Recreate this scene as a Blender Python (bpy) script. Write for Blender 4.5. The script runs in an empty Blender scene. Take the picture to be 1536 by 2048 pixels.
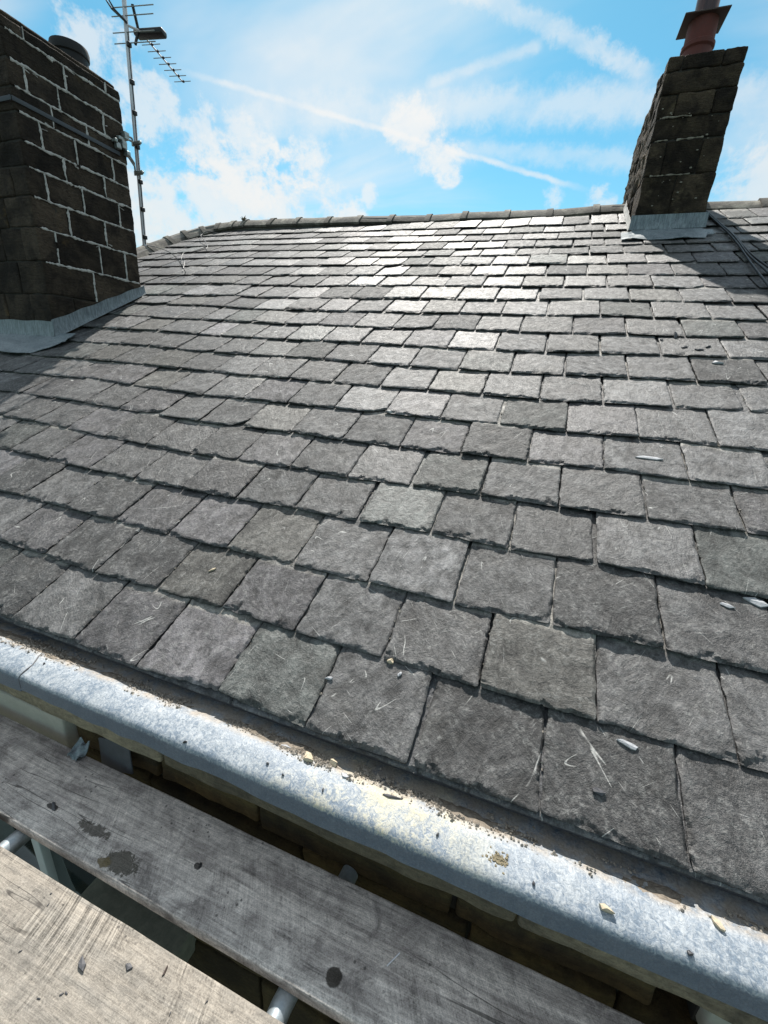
import bpy, math, random
import numpy as np
from mathutils import Vector, Matrix

random.seed(7)
RNG = np.random.default_rng(11)
SC = bpy.context.scene
COL = SC.collection

# ------------------------------------------------------------------ camera
CAM_F = 840.98                      # focal length in pixels of a 1536 px wide frame
cam_d = bpy.data.cameras.new('camera')
cam = bpy.data.objects.new('camera', cam_d)
COL.objects.link(cam)
cam_d.sensor_fit = 'HORIZONTAL'
cam_d.sensor_width = 36.0
cam_d.lens = 36.0 * CAM_F / 1536.0
cam_d.clip_start = 0.02
cam_d.clip_end = 2000.0
AX = Vector((0.93645, 0.34564, 0.05991))
AY = Vector((-0.16559, 0.28499, 0.94412))
AZ = -Vector((-0.30925, 0.89404, -0.32411))
m = Matrix((AX, AY, AZ)).transposed()
cam.matrix_world = Matrix.Translation((0, 0, 0)) @ m.to_4x4()
SC.camera = cam
SC.render.resolution_x = 768
SC.render.resolution_y = 1024
SC.cycles.max_bounces = 5
SC.cycles.diffuse_bounces = 3
SC.cycles.glossy_bounces = 2
SC.cycles.transmission_bounces = 2
SC.cycles.caustics_reflective = False
SC.cycles.caustics_refractive = False

# ------------------------------------------------------------------ light
SUN_EL = math.radians(52.0)
SUN_AZ = math.radians(-19.0)        # measured from +Y (into the roof), negative = towards -X
SUN = Vector((math.cos(SUN_EL) * math.sin(SUN_AZ), math.cos(SUN_EL) * math.cos(SUN_AZ), math.sin(SUN_EL)))
sun_d = bpy.data.lights.new('sun', 'SUN')
sun_d.energy = 5.0
sun_d.angle = math.radians(0.53)
sun_d.color = (1.0, 0.95, 0.88)
sun = bpy.data.objects.new('sun', sun_d)
COL.objects.link(sun)
sun.rotation_euler = SUN.to_track_quat('Z', 'Y').to_euler()

SC.view_settings.view_transform = 'Standard'
SC.view_settings.look = 'None'
SC.view_settings.exposure = 0.55
SC.view_settings.gamma = 1.0
SC.view_settings.use_curve_mapping = False


# ------------------------------------------------------------------ node helper
class NT:
    def __init__(self, tree):
        self.t = tree
        self.n = tree.nodes
        self.l = tree.links

    def node(self, kind, **kw):
        nd = self.n.new(kind)
        for k, v in kw.items():
            setattr(nd, k, v)
        return nd

    def put(self, sock, v):
        if v is None:
            return
        if hasattr(v, 'is_linked'):
            self.l.new(v, sock)
        else:
            if sock.type == 'RGBA' and hasattr(v, '__len__') and len(v) == 3:
                v = (*v, 1.0)
            sock.default_value = v

    def math(self, op, a, b=None, c=None, clamp=False):
        nd = self.node('ShaderNodeMath', operation=op, use_clamp=clamp)
        self.put(nd.inputs[0], a)
        if b is not None:
            self.put(nd.inputs[1], b)
        if c is not None:
            self.put(nd.inputs[2], c)
        return nd.outputs[0]

    def vmath(self, op, a, b=None, out=0):
        nd = self.node('ShaderNodeVectorMath', operation=op)
        self.put(nd.inputs[0], a)
        if b is not None:
            if op == 'SCALE':
                self.put(nd.inputs[3], b)
            else:
                self.put(nd.inputs[1], b)
        return nd.outputs[out]

    def dot(self, a, b):
        return self.vmath('DOT_PRODUCT', a, b, out='Value')

    def step(self, x, lo, hi, a=0.0, b=1.0):
        nd = self.node('ShaderNodeMapRange', interpolation_type='SMOOTHSTEP')
        self.put(nd.inputs['Value'], x)
        nd.inputs['From Min'].default_value = lo
        nd.inputs['From Max'].default_value = hi
        nd.inputs['To Min'].default_value = a
        nd.inputs['To Max'].default_value = b
        return nd.outputs[0]

    def lin(self, x, lo, hi, a=0.0, b=1.0):
        nd = self.node('ShaderNodeMapRange', clamp=True)
        self.put(nd.inputs['Value'], x)
        nd.inputs['From Min'].default_value = lo
        nd.inputs['From Max'].default_value = hi
        nd.inputs['To Min'].default_value = a
        nd.inputs['To Max'].default_value = b
        return nd.outputs[0]

    def noise(self, vec, scale, detail=3.0, rough=0.5, dist=0.0):
        nd = self.node('ShaderNodeTexNoise')
        self.put(nd.inputs['Vector'], vec)
        nd.inputs['Scale'].default_value = scale
        nd.inputs['Detail'].default_value = detail
        nd.inputs['Roughness'].default_value = rough
        nd.inputs['Distortion'].default_value = dist
        return nd.outputs['Fac']

    def voro(self, vec, scale, feature='F1', out='Distance'):
        nd = self.node('ShaderNodeTexVoronoi', feature=feature)
        self.put(nd.inputs['Vector'], vec)
        nd.inputs['Scale'].default_value = scale
        return nd.outputs[out]

    def mix(self, f, a, b, blend='MIX'):
        nd = self.node('ShaderNodeMix', data_type='RGBA', blend_type=blend)
        self.put(nd.inputs[0], f)
        self.put(nd.inputs[6], a)
        self.put(nd.inputs[7], b)
        return nd.outputs[2]

    def mapv(self, vec, scale=(1, 1, 1), rot=(0, 0, 0), loc=(0, 0, 0)):
        nd = self.node('ShaderNodeMapping')
        self.put(nd.inputs['Vector'], vec)
        nd.inputs['Scale'].default_value = scale
        nd.inputs['Rotation'].default_value = rot
        nd.inputs['Location'].default_value = loc
        return nd.outputs[0]


# ------------------------------------------------------------------ sky
world = bpy.data.worlds.new('World')
SC.world = world
world.use_nodes = True
world.cycles.sampling_method = 'MANUAL'
world.cycles.sample_map_resolution = 512
W = NT(world.node_tree)
W.n.clear()
sky = W.node('ShaderNodeTexSky', sky_type='NISHITA')
sky.sun_disc = False
sky.sun_elevation = SUN_EL
sky.sun_rotation = SUN_AZ
sky.altitude = 200.0
sky.air_density = 1.0
sky.dust_density = 0.3
sky.ozone_density = 2.0
gen = W.node('ShaderNodeTexCoord').outputs['Generated']
dirv = W.vmath('NORMALIZE', gen)
sep = W.node('ShaderNodeSeparateXYZ')
W.put(sep.inputs[0], dirv)
zz = W.math('ADD', W.math('MAXIMUM', sep.outputs[2], 0.0), 0.10)
comb = W.node('ShaderNodeCombineXYZ')
W.put(comb.inputs[0], W.math('DIVIDE', sep.outputs[0], zz))
W.put(comb.inputs[1], W.math('DIVIDE', sep.outputs[1], zz))
cp = comb.outputs[0]                                    # point on the cloud deck
above = W.step(sep.outputs[2], -0.02, 0.10)


SKY_TINT = (0.84, 1.66, 1.52)
CLOUD = 9.6


def unit(v):
    v = np.array(v, float)
    return v / np.linalg.norm(v)


NZ_A = W.noise(W.vmath('ADD', W.mapv(dirv, (1.0, 1.0, 1.3)), (1.7, 3.4, 0.3)), 11.0, 6.0, 0.62, 0.25)      # billows
NZ_B = W.noise(dirv, 34.0, 4.0, 0.70)                                                                     # ragged edges


def fluff(blobs, edge, soft=0.52, k=0.66):
    """Cumulus: a few soft centres in the sky broken up by noise."""
    tot = None
    for c, r in blobs:
        d = W.dot(dirv, tuple(unit(c)))
        mm = W.lin(d, math.cos(r * 1.3), math.cos(r * 0.1))
        tot = mm if tot is None else W.math('MAXIMUM', tot, mm)
    nz = W.math('ADD', W.math('MULTIPLY', W.math('SUBTRACT', NZ_A, 0.5), 2.0), W.math('MULTIPLY', W.math('SUBTRACT', NZ_B, 0.5), 1.0))
    s = W.math('ADD', W.math('MULTIPLY', tot, k), nz)
    return W.math('MULTIPLY', W.step(s, edge, edge + soft), W.step(tot, 0.02, 0.30))


def trail(a, b, width, t0, t1, rag):
    a = unit(a)
    b = unit(b)
    nrm = unit(np.cross(a, b))
    axis = b - a
    ln = np.linalg.norm(axis)
    axis = axis / ln
    off = W.math('MULTIPLY', W.math('SUBTRACT', NZ_B, 0.5), rag)
    d = W.math('ABSOLUTE', W.math('ADD', W.dot(dirv, tuple(nrm)), off))
    core = W.step(d, width, width * 0.1)
    t = W.math('DIVIDE', W.math('SUBTRACT', W.dot(dirv, tuple(axis)), float(a @ axis)), float(ln))
    fade = W.math('MULTIPLY', W.step(t, t0, t0 + 0.15), W.step(t, t1, t1 - 0.12))
    br = W.step(NZ_A, 0.30, 0.60, 0.55, 1.0)
    return W.math('MULTIPLY', W.math('MULTIPLY', core, fade), br)


# cirrus sheet, drawn out along one wind direction
ci_p = W.mapv(cp, (0.45, 1.25, 1.0), (0, 0, math.radians(-20)))
ci = W.noise(W.vmath('ADD', ci_p, (0.6, 2.2, 0.0)), 1.1, 5.0, 0.56, 0.5)
big = W.noise(W.vmath('ADD', dirv, (2.3, 0.0, 0.7)), 2.2, 1.0, 0.5)  # broad extra cloud cover, mainly out of view, added to neutralise the fill light
veil = W.step(W.dot(dirv, tuple(unit((-0.36, 0.78, 0.52)))), math.cos(0.42), math.cos(0.05))
ahead = W.step(W.dot(dirv, tuple(unit((-0.25, 0.90, 0.33)))), math.cos(0.75), math.cos(0.25))
cs = W.math('ADD', ci, W.math('MULTIPLY', big, 0.62))
cs = W.math('ADD', cs, W.math('MULTIPLY', veil, 0.38))
cs = W.math('SUBTRACT', cs, W.math('MULTIPLY', ahead, 0.35))
cirrus = W.math('MULTIPLY', W.step(cs, 0.50, 1.00), 0.85)
haze = W.math('MULTIPLY', W.step(sep.outputs[2], 0.42, 0.10), 0.16)

low = fluff([((-0.70, 0.68, 0.215), 0.11), ((-0.6042, 0.7491, 0.235), 0.12), ((-0.52, 0.80, 0.255), 0.11), ((-0.44, 0.85, 0.268), 0.06)], 0.20)
band = fluff([((-0.655, 0.66, 0.362), 0.055), ((-0.61, 0.71, 0.343), 0.06), ((-0.555, 0.755, 0.325), 0.075), ((-0.47, 0.81, 0.335), 0.05), ((-0.69, 0.60, 0.40), 0.06), ((-0.56, 0.74, 0.375), 0.04)], 0.27, 0.45)
mid = fluff([((-0.2971, 0.8683, 0.3973), 0.048), ((-0.262, 0.886, 0.381), 0.042), ((-0.2335, 0.9012, 0.362), 0.036)], 0.22)
small = fluff([((-0.0383, 0.9497, 0.3108), 0.024), ((-0.3715, 0.8764, 0.3064), 0.020), ((0.29, 0.90, 0.30), 0.11), ((0.03, 0.953, 0.30), 0.03)], 0.28, 0.5)
t1 = trail((-0.6427, 0.6423, 0.4177), (0.0344, 0.9500, 0.3105), 0.0064, 0.02, 1.0, 0.010)
t2 = trail((-0.1868, 0.8265, 0.5311), (0.0777, 0.8949, 0.4394), 0.019, -0.9, 1.02, 0.040)
t3 = trail((-0.5415, 0.7462, 0.3871), (0.0654, 0.9075, 0.4149), 0.040, -0.1, 1.4, 0.05)
t4 = trail((-0.2622, 0.8533, 0.4506), (-0.1458, 0.8675, 0.4756), 0.011, -0.1, 1.5, 0.015)
t5 = trail((-0.25, 0.89, 0.375), (0.10, 0.93, 0.345), 0.022, -0.1, 1.3, 0.04)
cov = cirrus
for x, g in ((haze, 1.0), (t3, 0.50), (t4, 0.42), (t5, 0.35), (t1, 0.62), (t2, 0.55), (small, 0.60), (band, 0.62), (mid, 0.78), (low, 0.78)):
    a = W.math('MULTIPLY', x, g)
    cov = W.math('SUBTRACT', 1.0, W.math('MULTIPLY', W.math('SUBTRACT', 1.0, cov), W.math('SUBTRACT', 1.0, a)))
cov = W.math('MULTIPLY', cov, above)
tint_sky = W.mix(1.0, sky.outputs[0], SKY_TINT, 'MULTIPLY')
cl_col = W.mix(W.step(NZ_A, 0.3, 0.7), tuple(c * CLOUD for c in (0.93, 0.95, 0.96)), tuple(c * CLOUD for c in (1.02, 0.995, 0.96)))
fwd = W.lin(W.dot(dirv, tuple(SUN)), -0.6, 0.85, 0.42, 1.04)          # thin cloud is brightest towards the sun
cl_col = W.mix(1.0, cl_col, fwd, 'MULTIPLY')
sky_col = W.mix(cov, tint_sky, cl_col)
bg = W.node('ShaderNodeBackground')
W.put(bg.inputs['Color'], sky_col)
bg.inputs['Strength'].default_value = 0.065
wo = W.node('ShaderNodeOutputWorld')
W.l.new(bg.outputs[0], wo.inputs[0])


# ------------------------------------------------------------------ materials
def new_mat(name):
    mt = bpy.data.materials.new(name)
    mt.use_nodes = True
    t = NT(mt.node_tree)
    bsdf = t.n['Principled BSDF']
    return mt, t, bsdf


def bump(t, bsdf, height, dist, strength=1.0):
    b = t.node('ShaderNodeBump')
    b.inputs['Strength'].default_value = strength
    b.inputs['Distance'].default_value = dist
    t.put(b.inputs['Height'], height)
    t.l.new(b.outputs[0], bsdf.inputs['Normal'])


def add(t, *xs):
    s = xs[0]
    for x in xs[1:]:
        s = t.math('ADD', s, x)
    return s


def mul(t, a, b):
    return t.math('MULTIPLY', a, b)


def mat_slate():
    mt, t, b = new_mat('slate')
    uv = t.node('ShaderNodeUVMap', uv_map='suv').outputs[0]
    tint = t.node('ShaderNodeAttribute', attribute_name='tint').outputs['Color']
    blotch = t.noise(uv, 10.0, 6.0, 0.72, 0.5)
    # riven fibres running up the slate, a little oblique
    fib = t.noise(t.mapv(uv, (40, 20, 1), (0, 0, 0.25)), 1.0, 6.0, 0.76, 0.2)
    fib2 = t.noise(t.mapv(uv, (90, 130, 1)), 1.0, 3.0, 0.75, 0.2)
    speck = t.noise(uv, 330.0, 2.0, 0.7)
    pale = t.step(t.noise(uv, 60.0, 4.0, 0.78, 0.6), 0.47, 0.66)
    pale = mul(t, pale, t.step(blotch, 0.36, 0.60))
    lay = t.noise(t.mapv(uv, (13, 8, 1)), 1.0, 3.0, 0.55, 0.9)
    ter = t.math('MULTIPLY', t.math('FLOOR', t.math('MULTIPLY', lay, 11.0)), 1.0 / 11.0)      # riven layers
    # scratches: thin iso-lines of a stretched noise
    sc1 = t.math('ABSOLUTE', t.math('SUBTRACT', t.noise(t.mapv(uv, (15, 1.5, 1), (0, 0, 0.30)), 1.0, 0.0, 0.4, 0.15), 0.5))
    sc2 = t.math('ABSOLUTE', t.math('SUBTRACT', t.noise(t.mapv(uv, (1.7, 14, 1), (0, 0, 0.6), (3, 5, 0)), 1.0, 0.0, 0.4, 0.2), 0.5))
    m1 = t.noise(uv, 13.0, 1.0)
    scr = t.math('MAXIMUM', mul(t, t.step(sc1, 0.0050, 0.0012), t.step(m1, 0.57, 0.64)), mul(t, t.step(sc2, 0.0050, 0.0012), t.step(m1, 0.40, 0.33)))
    vary = add(t, mul(t, blotch, 1.30), mul(t, fib, 0.55), mul(t, fib2, 0.25), mul(t, speck, 0.50), mul(t, ter, 0.5))     # mean about 1.46
    vary = t.lin(vary, 1.16, 1.96, 0.14, 2.0)
    mott = t.noise(t.mapv(t.vmath('ADD', uv, (11, 4, 0)), (1, 0.6, 1)), 26.0, 4.0, 0.80, 0.6)
    vary = mul(t, vary, t.lin(mott, 0.36, 0.64, 0.58, 1.42))
    col = t.mix(1.0, tint, vary, 'MULTIPLY')
    warm = t.step(t.noise(t.vmath('ADD', uv, (2, 9, 0)), 6.0, 2.0), 0.52, 0.75)
    col = t.mix(mul(t, warm, 0.22), col, (0.098, 0.091, 0.080))
    col = t.mix(mul(t, pale, 0.52), col, (0.27, 0.27, 0.26))
    col = t.mix(mul(t, scr, 0.75), col, (0.50, 0.50, 0.48))
    t.put(b.inputs['Base Color'], col)
    gloss = t.node('ShaderNodeAttribute', attribute_name='tint').outputs['Alpha']
    t.put(b.inputs['Roughness'], add(t, t.lin(add(t, fib, blotch), 0.75, 1.25, 0.46, 0.62), mul(t, gloss, 0.24), mul(t, t.math('SUBTRACT', 0.5, mott), 0.5)))
    b.inputs['Specular IOR Level'].default_value = 0.55
    h = add(t, mul(t, fib, 1.5), mul(t, fib2, 0.45), mul(t, blotch, 2.2), mul(t, speck, 0.22), mul(t, ter, 2.6))
    bump(t, b, h, 0.0046, 1.0)
    return mt


def mat_stone(name, c1, c2, c3, scale=6.0, rough=0.9, bd=0.006, patch=(0.55, 0.75), spec=0.25):
    mt, t, b = new_mat(name)
    p = t.node('ShaderNodeTexCoord').outputs['Object']
    tint = t.node('ShaderNodeAttribute', attribute_name='tint').outputs['Fac']
    p = t.vmath('ADD', p, t.vmath('SCALE', (3.7, 5.1, 2.3), t.math('MULTIPLY', tint, 9.0)))
    a = t.noise(p, scale, 5.0, 0.62, 0.4)
    f = t.noise(p, scale * 9, 5.0, 0.65)
    g = t.noise(p, scale * 40, 3.0, 0.6)
    lay = t.noise(t.mapv(p, (1, 1, 5)), scale * 3.2, 4.0, 0.6, 0.6)
    col = t.mix(t.step(a, 0.35, 0.65), c1, c2)
    col = t.mix(t.step(t.noise(t.vmath('ADD', p, (4, 1, 7)), scale * 0.8, 4.0, 0.6), *patch), col, c3)
    col = t.mix(1.0, col, t.lin(add(t, mul(t, f, 0.8), mul(t, g, 0.5), mul(t, lay, 0.7)), 0.6, 1.4, 0.45, 1.6), 'MULTIPLY')
    col = t.mix(1.0, col, t.lin(tint, 0.0, 1.0, 0.62, 1.75), 'MULTIPLY')
    t.put(b.inputs['Base Color'], col)
    b.inputs['Roughness'].default_value = rough
    b.inputs['Specular IOR Level'].default_value = spec
    bump(t, b, add(t, f, mul(t, g, 0.5), lay), bd, 0.9)
    return mt


def mat_lead(name, patina=(0.42, 0.62), yellow=True, light=(0.42, 0.45, 0.475), dark=(0.15, 0.195, 0.25)):
    mt, t, b = new_mat(name)
    p = t.node('ShaderNodeTexCoord').outputs['Object']
    a = t.noise(p, 9.0, 4.0, 0.6, 0.5)
    blot = t.noise(p, 95.0, 6.0, 0.74, 1.0)
    fine = t.noise(p, 240.0, 3.0, 0.6)
    drag = t.noise(t.mapv(p, (150, 26, 26), (0, 0, 0.35)), 1.0, 4.0, 0.6, 1.0)
    wht = t.step(add(t, mul(t, blot, 0.62), mul(t, a, 0.30), mul(t, drag, 0.12)), *patina)
    s = t.node('ShaderNodeSeparateXYZ')
    t.put(s.inputs[0], p)
    if yellow:          # dressed-down front edge: shade painted in as darker, streaky grey with little patina
        run = t.noise(t.mapv(p, (160, 4, 4)), 1.0, 3.0, 0.6)
        lit_top = t.step(add(t, s.outputs[2], mul(t, t.math('SUBTRACT', blot, 0.5), 0.012)), -1.0225, -1.0135)
        dark = t.mix(lit_top, (0.085, 0.120, 0.165), dark)
        wht = mul(t, wht, add(t, lit_top, mul(t, mul(t, t.math('SUBTRACT', 1.0, lit_top), run), 0.22)))
    if not yellow:      # rain streaks on the flashings
        strk = t.noise(t.mapv(p, (75, 75, 7)), 1.0, 5.0, 0.7, 0.4)
        wht = t.step(add(t, mul(t, strk, 0.65), mul(t, blot, 0.25), mul(t, a, 0.25)), 0.44, 0.72)
    col = t.mix(wht, dark, light)
    if yellow:
        along = mul(t, t.step(s.outputs[0], -0.60, -0.28), t.step(s.outputs[0], 0.12, -0.12))
        ym = mul(t, along, t.step(add(t, mul(t, a, 0.6), mul(t, blot, 0.5)), 0.47, 0.68))
        col = t.mix(mul(t, mul(t, ym, lit_top), 0.8), col, (0.60, 0.53, 0.33))
        dirt = mul(t, t.step(s.outputs[1], 0.722, 0.745), t.step(t.noise(p, 26.0, 5.0, 0.65), 0.30, 0.62))
        col = t.mix(mul(t, dirt, 0.85), col, t.mix(t.noise(p, 120.0, 4.0), (0.24, 0.20, 0.16), (0.46, 0.41, 0.34)))
    col = t.mix(1.0, col, t.lin(fine, 0.3, 0.7, 0.82, 1.15), 'MULTIPLY')
    t.put(b.inputs['Base Color'], col)
    t.put(b.inputs['Roughness'], t.lin(wht, 0, 1, 0.42, 0.62))
    b.inputs['Specular IOR Level'].default_value = 0.6
    bump(t, b, add(t, mul(t, a, 1.2), blot, mul(t, drag, 0.5)), 0.003, 0.5)
    return mt


def mat_board(name, base, grey, dark, saw, stains):
    mt, t, b = new_mat(name)
    p = t.node('ShaderNodeTexCoord').outputs['Object']
    s = t.node('ShaderNodeSeparateXYZ')
    t.put(s.inputs[0], p)
    warp = t.noise(p, 3.0, 3.0, 0.5)
    pw = t.vmath('ADD', p, t.vmath('SCALE', (0, 0.022, 0), warp))
    grain = t.noise(t.mapv(pw, (9, 190, 60)), 1.0, 5.0, 0.68, 0.8)
    wide = t.noise(t.mapv(pw, (2.2, 30, 12)), 1.0, 4.0, 0.6, 1.0)
    # circular-saw marks across the board, showing only in patches
    bend = t.vmath('ADD', p, t.vmath('SCALE', (0.035, 0, 0), t.math('POWER', t.math('MULTIPLY', t.math('SUBTRACT', s.outputs[1], 0.2), 5.0), 2.0)))
    sawn = t.noise(t.mapv(bend, (210, 5, 5)), 1.0, 2.0, 0.5, 0.5)
    patch = t.step(t.noise(p, 5.0, 3.0, 0.6), 0.40, 0.62)
    dirt = t.noise(p, 13.0, 6.0, 0.70, 0.6)
    smear = t.noise(t.vmath('ADD', p, (5, 2, 0)), 52.0, 5.0, 0.76, 0.8)
    fine = t.noise(p, 300.0, 3.0, 0.7)
    col = t.mix(t.step(add(t, mul(t, wide, 0.55), mul(t, dirt, 0.45)), 0.38, 0.62), base, grey)
    vary = add(t, mul(t, grain, 0.55), mul(t, mul(t, t.math('SUBTRACT', sawn, 0.5), patch), saw), mul(t, fine, 0.55), mul(t, smear, 0.55))
    col = t.mix(1.0, col, t.lin(vary, 0.58, 1.07, 0.34, 1.66), 'MULTIPLY')
    col = t.mix(mul(t, t.step(add(t, mul(t, dirt, 0.7), mul(t, smear, 0.3)), 0.52, 0.68), 0.62), col, dark)
    crack = t.math('ABSOLUTE', t.math('SUBTRACT', t.noise(t.mapv(pw, (1.1, 24, 1)), 1.0, 2.0, 0.5), 0.5))
    col = t.mix(mul(t, mul(t, t.step(crack, 0.010, 0.002), t.step(warp, 0.46, 0.56)), 0.75), col, (0.04, 0.036, 0.033))
    drops = mul(t, t.step(t.voro(p, 46.0), 0.17, 0.12), t.step(t.noise(p, 7.0, 2.0), 0.54, 0.62))
    col = t.mix(mul(t, drops, 0.7), col, (0.045, 0.042, 0.040))
    for (x, y, rx, ry, rag, c, k) in stains:
        dx = t.math('DIVIDE', t.math('SUBTRACT', s.outputs[0], x), rx)
        dy = t.math('DIVIDE', t.math('SUBTRACT', s.outputs[1], y), ry)
        r = t.math('SQRT', add(t, mul(t, dx, dx), mul(t, dy, dy)))
        r = t.math('ADD', r, mul(t, t.math('SUBTRACT', smear, 0.5), rag))
        col = t.mix(mul(t, t.step(r, 1.05, 0.85), k), col, t.mix(1.0, c, t.lin(fine, 0.3, 0.7, 0.6, 1.4), 'MULTIPLY'))
    t.put(b.inputs['Base Color'], col)
    b.inputs['Roughness'].default_value = 0.82
    b.inputs['Specular IOR Level'].default_value = 0.3
    bump(t, b, add(t, grain, mul(t, mul(t, sawn, patch), saw * 2.0), mul(t, fine, 0.5), smear), 0.0018, 0.9)
    return mt


def mat_plain(name, col, rough=0.6, metal=0.0, var=0.3, scale=30.0, spec=0.5, bd=0.0008):
    mt, t, b = new_mat(name)
    p = t.node('ShaderNodeTexCoord').outputs['Object']
    a = t.noise(p, scale, 5.0, 0.65, 0.4)
    f = t.noise(p, scale * 8, 3.0, 0.6)
    v = t.lin(add(t, mul(t, a, 0.7), mul(t, f, 0.3)), 0.3, 0.7, 1.0 - var, 1.0 + var)
    t.put(b.inputs['Base Color'], t.mix(1.0, col, v, 'MULTIPLY'))
    t.put(b.inputs['Roughness'], t.lin(a, 0.3, 0.7, max(rough - 0.1, 0.05), min(rough + 0.1, 1)))
    b.inputs['Metallic'].default_value = metal
    b.inputs['Specular IOR Level'].default_value = spec
    bump(t, b, add(t, a, mul(t, f, 0.4)), bd, 0.8)
    return mt


M = {}
M['slate'] = mat_slate()
M['bed'] = mat_plain('bedding', (0.20, 0.19, 0.175), 0.9, var=0.4, scale=40)
M['soot'] = mat_stone('soot_stone', (0.020, 0.0155, 0.012), (0.062, 0.047, 0.034), (0.19, 0.125, 0.058), 5.0, 0.88, 0.024, (0.62, 0.82))
M['soot2'] = mat_stone('soot_stone_grey', (0.020, 0.015, 0.011), (0.070, 0.052, 0.034), (0.17, 0.13, 0.08), 5.0, 0.9, 0.026, (0.58, 0.80))
M['core'] = mat_plain('sooty_mortar', (0.035, 0.031, 0.026), 0.95, var=0.5)
M['mortar'] = mat_plain('lime_mortar', (0.50, 0.485, 0.46), 0.9, var=0.35, scale=45, bd=0.003)
M['ridge'] = mat_stone('ridge_stone', (0.085, 0.080, 0.072), (0.15, 0.14, 0.12), (0.24, 0.225, 0.19), 7.0, 0.85, 0.004, (0.5, 0.7))
M['wall'] = mat_stone('wall_stone', (0.036, 0.025, 0.012), (0.070, 0.048, 0.020), (0.017, 0.013, 0.009), 5.0, 0.9, 0.006, (0.5, 0.7))
M['cornice'] = mat_stone('cornice_stone', (0.13, 0.115, 0.085), (0.19, 0.165, 0.115), (0.075, 0.065, 0.050), 7.0, 0.88, 0.004, (0.5, 0.7))
M['lead'] = mat_lead('lead_sheet')
M['flash'] = mat_lead('lead_flashing', (0.44, 0.70), False, (0.27, 0.315, 0.34), (0.095, 0.125, 0.145))
M['clay'] = mat_plain('red_clay', (0.115, 0.030, 0.023), 0.75, var=0.3, scale=12, bd=0.002)
M['black'] = mat_plain('black_plastic', (0.012, 0.012, 0.013), 0.45, var=0.3)
M['black_clay'] = mat_plain('black_clay', (0.010, 0.010, 0.011), 0.7, var=0.4, scale=15)
M['plate'] = mat_plain('brown_steel', (0.062, 0.042, 0.036), 0.6, 0.2, var=0.35, scale=14)
M['flue'] = mat_plain('flue_steel', (0.10, 0.07, 0.066), 0.28, 0.85, var=0.2, scale=10)
M['alu'] = mat_plain('aluminium', (0.74, 0.72, 0.76), 0.45, 0.15, var=0.15, scale=20)
M['zinc'] = mat_plain('zinc_plated', (0.34, 0.37, 0.36), 0.42, 0.7, var=0.4, scale=40)
M['strap'] = mat_plain('grey_strap', (0.055, 0.065, 0.075), 0.5, 0.3, var=0.2)
M['tube'] = mat_plain('galvanised_tube', (0.36, 0.41, 0.44), 0.42, 0.6, var=0.35, scale=22)
M['cream'] = mat_plain('cream_painted_stone', (0.46, 0.43, 0.36), 0.75, var=0.16, scale=14)
M['upvc'] = mat_plain('white_upvc', (0.62, 0.63, 0.61), 0.4, var=0.06)
M['cable_w'] = mat_plain('pale_cable', (0.16, 0.16, 0.16), 0.7, var=0.15)
M['moss'] = mat_plain('dry_moss', (0.20, 0.17, 0.11), 0.95, var=0.5, scale=60, bd=0.004)
M['sand'] = mat_plain('sandstone_chip', (0.52, 0.44, 0.32), 0.9, var=0.3, scale=50, bd=0.002)
M['paleslate'] = mat_plain('pale_slate_chip', (0.40, 0.41, 0.43), 0.6, var=0.3, scale=60, bd=0.001)
M['darkslate'] = mat_plain('dark_slate_chip', (0.075, 0.075, 0.082), 0.6, var=0.35, scale=60, bd=0.001)
M['grit'] = mat_plain('grit', (0.30, 0.27, 0.23), 0.95, var=0.6, scale=90, bd=0.001)
M['silt'] = mat_plain('silt', (0.22, 0.19, 0.155), 0.95, var=0.6, scale=70, spec=0.15, bd=0.004)
M['ground'] = mat_plain('ground', (0.075, 0.078, 0.07), 0.95, var=0.4, scale=2)
M['board_near'] = mat_board('scaffold_board_sunlit', (0.275, 0.248, 0.212), (0.225, 0.208, 0.183), (0.135, 0.125, 0.112), 1.3, [])
M['board_mid'] = mat_board('scaffold_board_worn', (0.64, 0.58, 0.53), (0.32, 0.285, 0.265), (0.085, 0.074, 0.068), 0.35, [
    (-0.985, 0.523, 0.055, 0.014, 2.6, (0.070, 0.062, 0.050), 0.80),
    (-0.845, 0.490, 0.055, 0.024, 2.6, (0.078, 0.070, 0.055), 0.85),
    (-0.885, 0.474, 0.020, 0.012, 2.0, (0.15, 0.115, 0.060), 0.85),
    (-0.221, 0.500, 0.0185, 0.0185, 0.5, (0.034, 0.028, 0.022), 0.90),
    (-1.155, 0.523, 0.022, 0.008, 1.0, (0.035, 0.033, 0.032), 0.9),
    (-0.654, 0.560, 0.012, 0.008, 1.0, (0.035, 0.033, 0.032), 0.9)])
gl, gt, gb = new_mat('window_glass')
gb.inputs['Base Color'].default_value = (0.012, 0.022, 0.022, 1)
gb.inputs['Roughness'].default_value = 0.06
gb.inputs['Specular IOR Level'].default_value = 0.6
M['glass'] = gl


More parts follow.
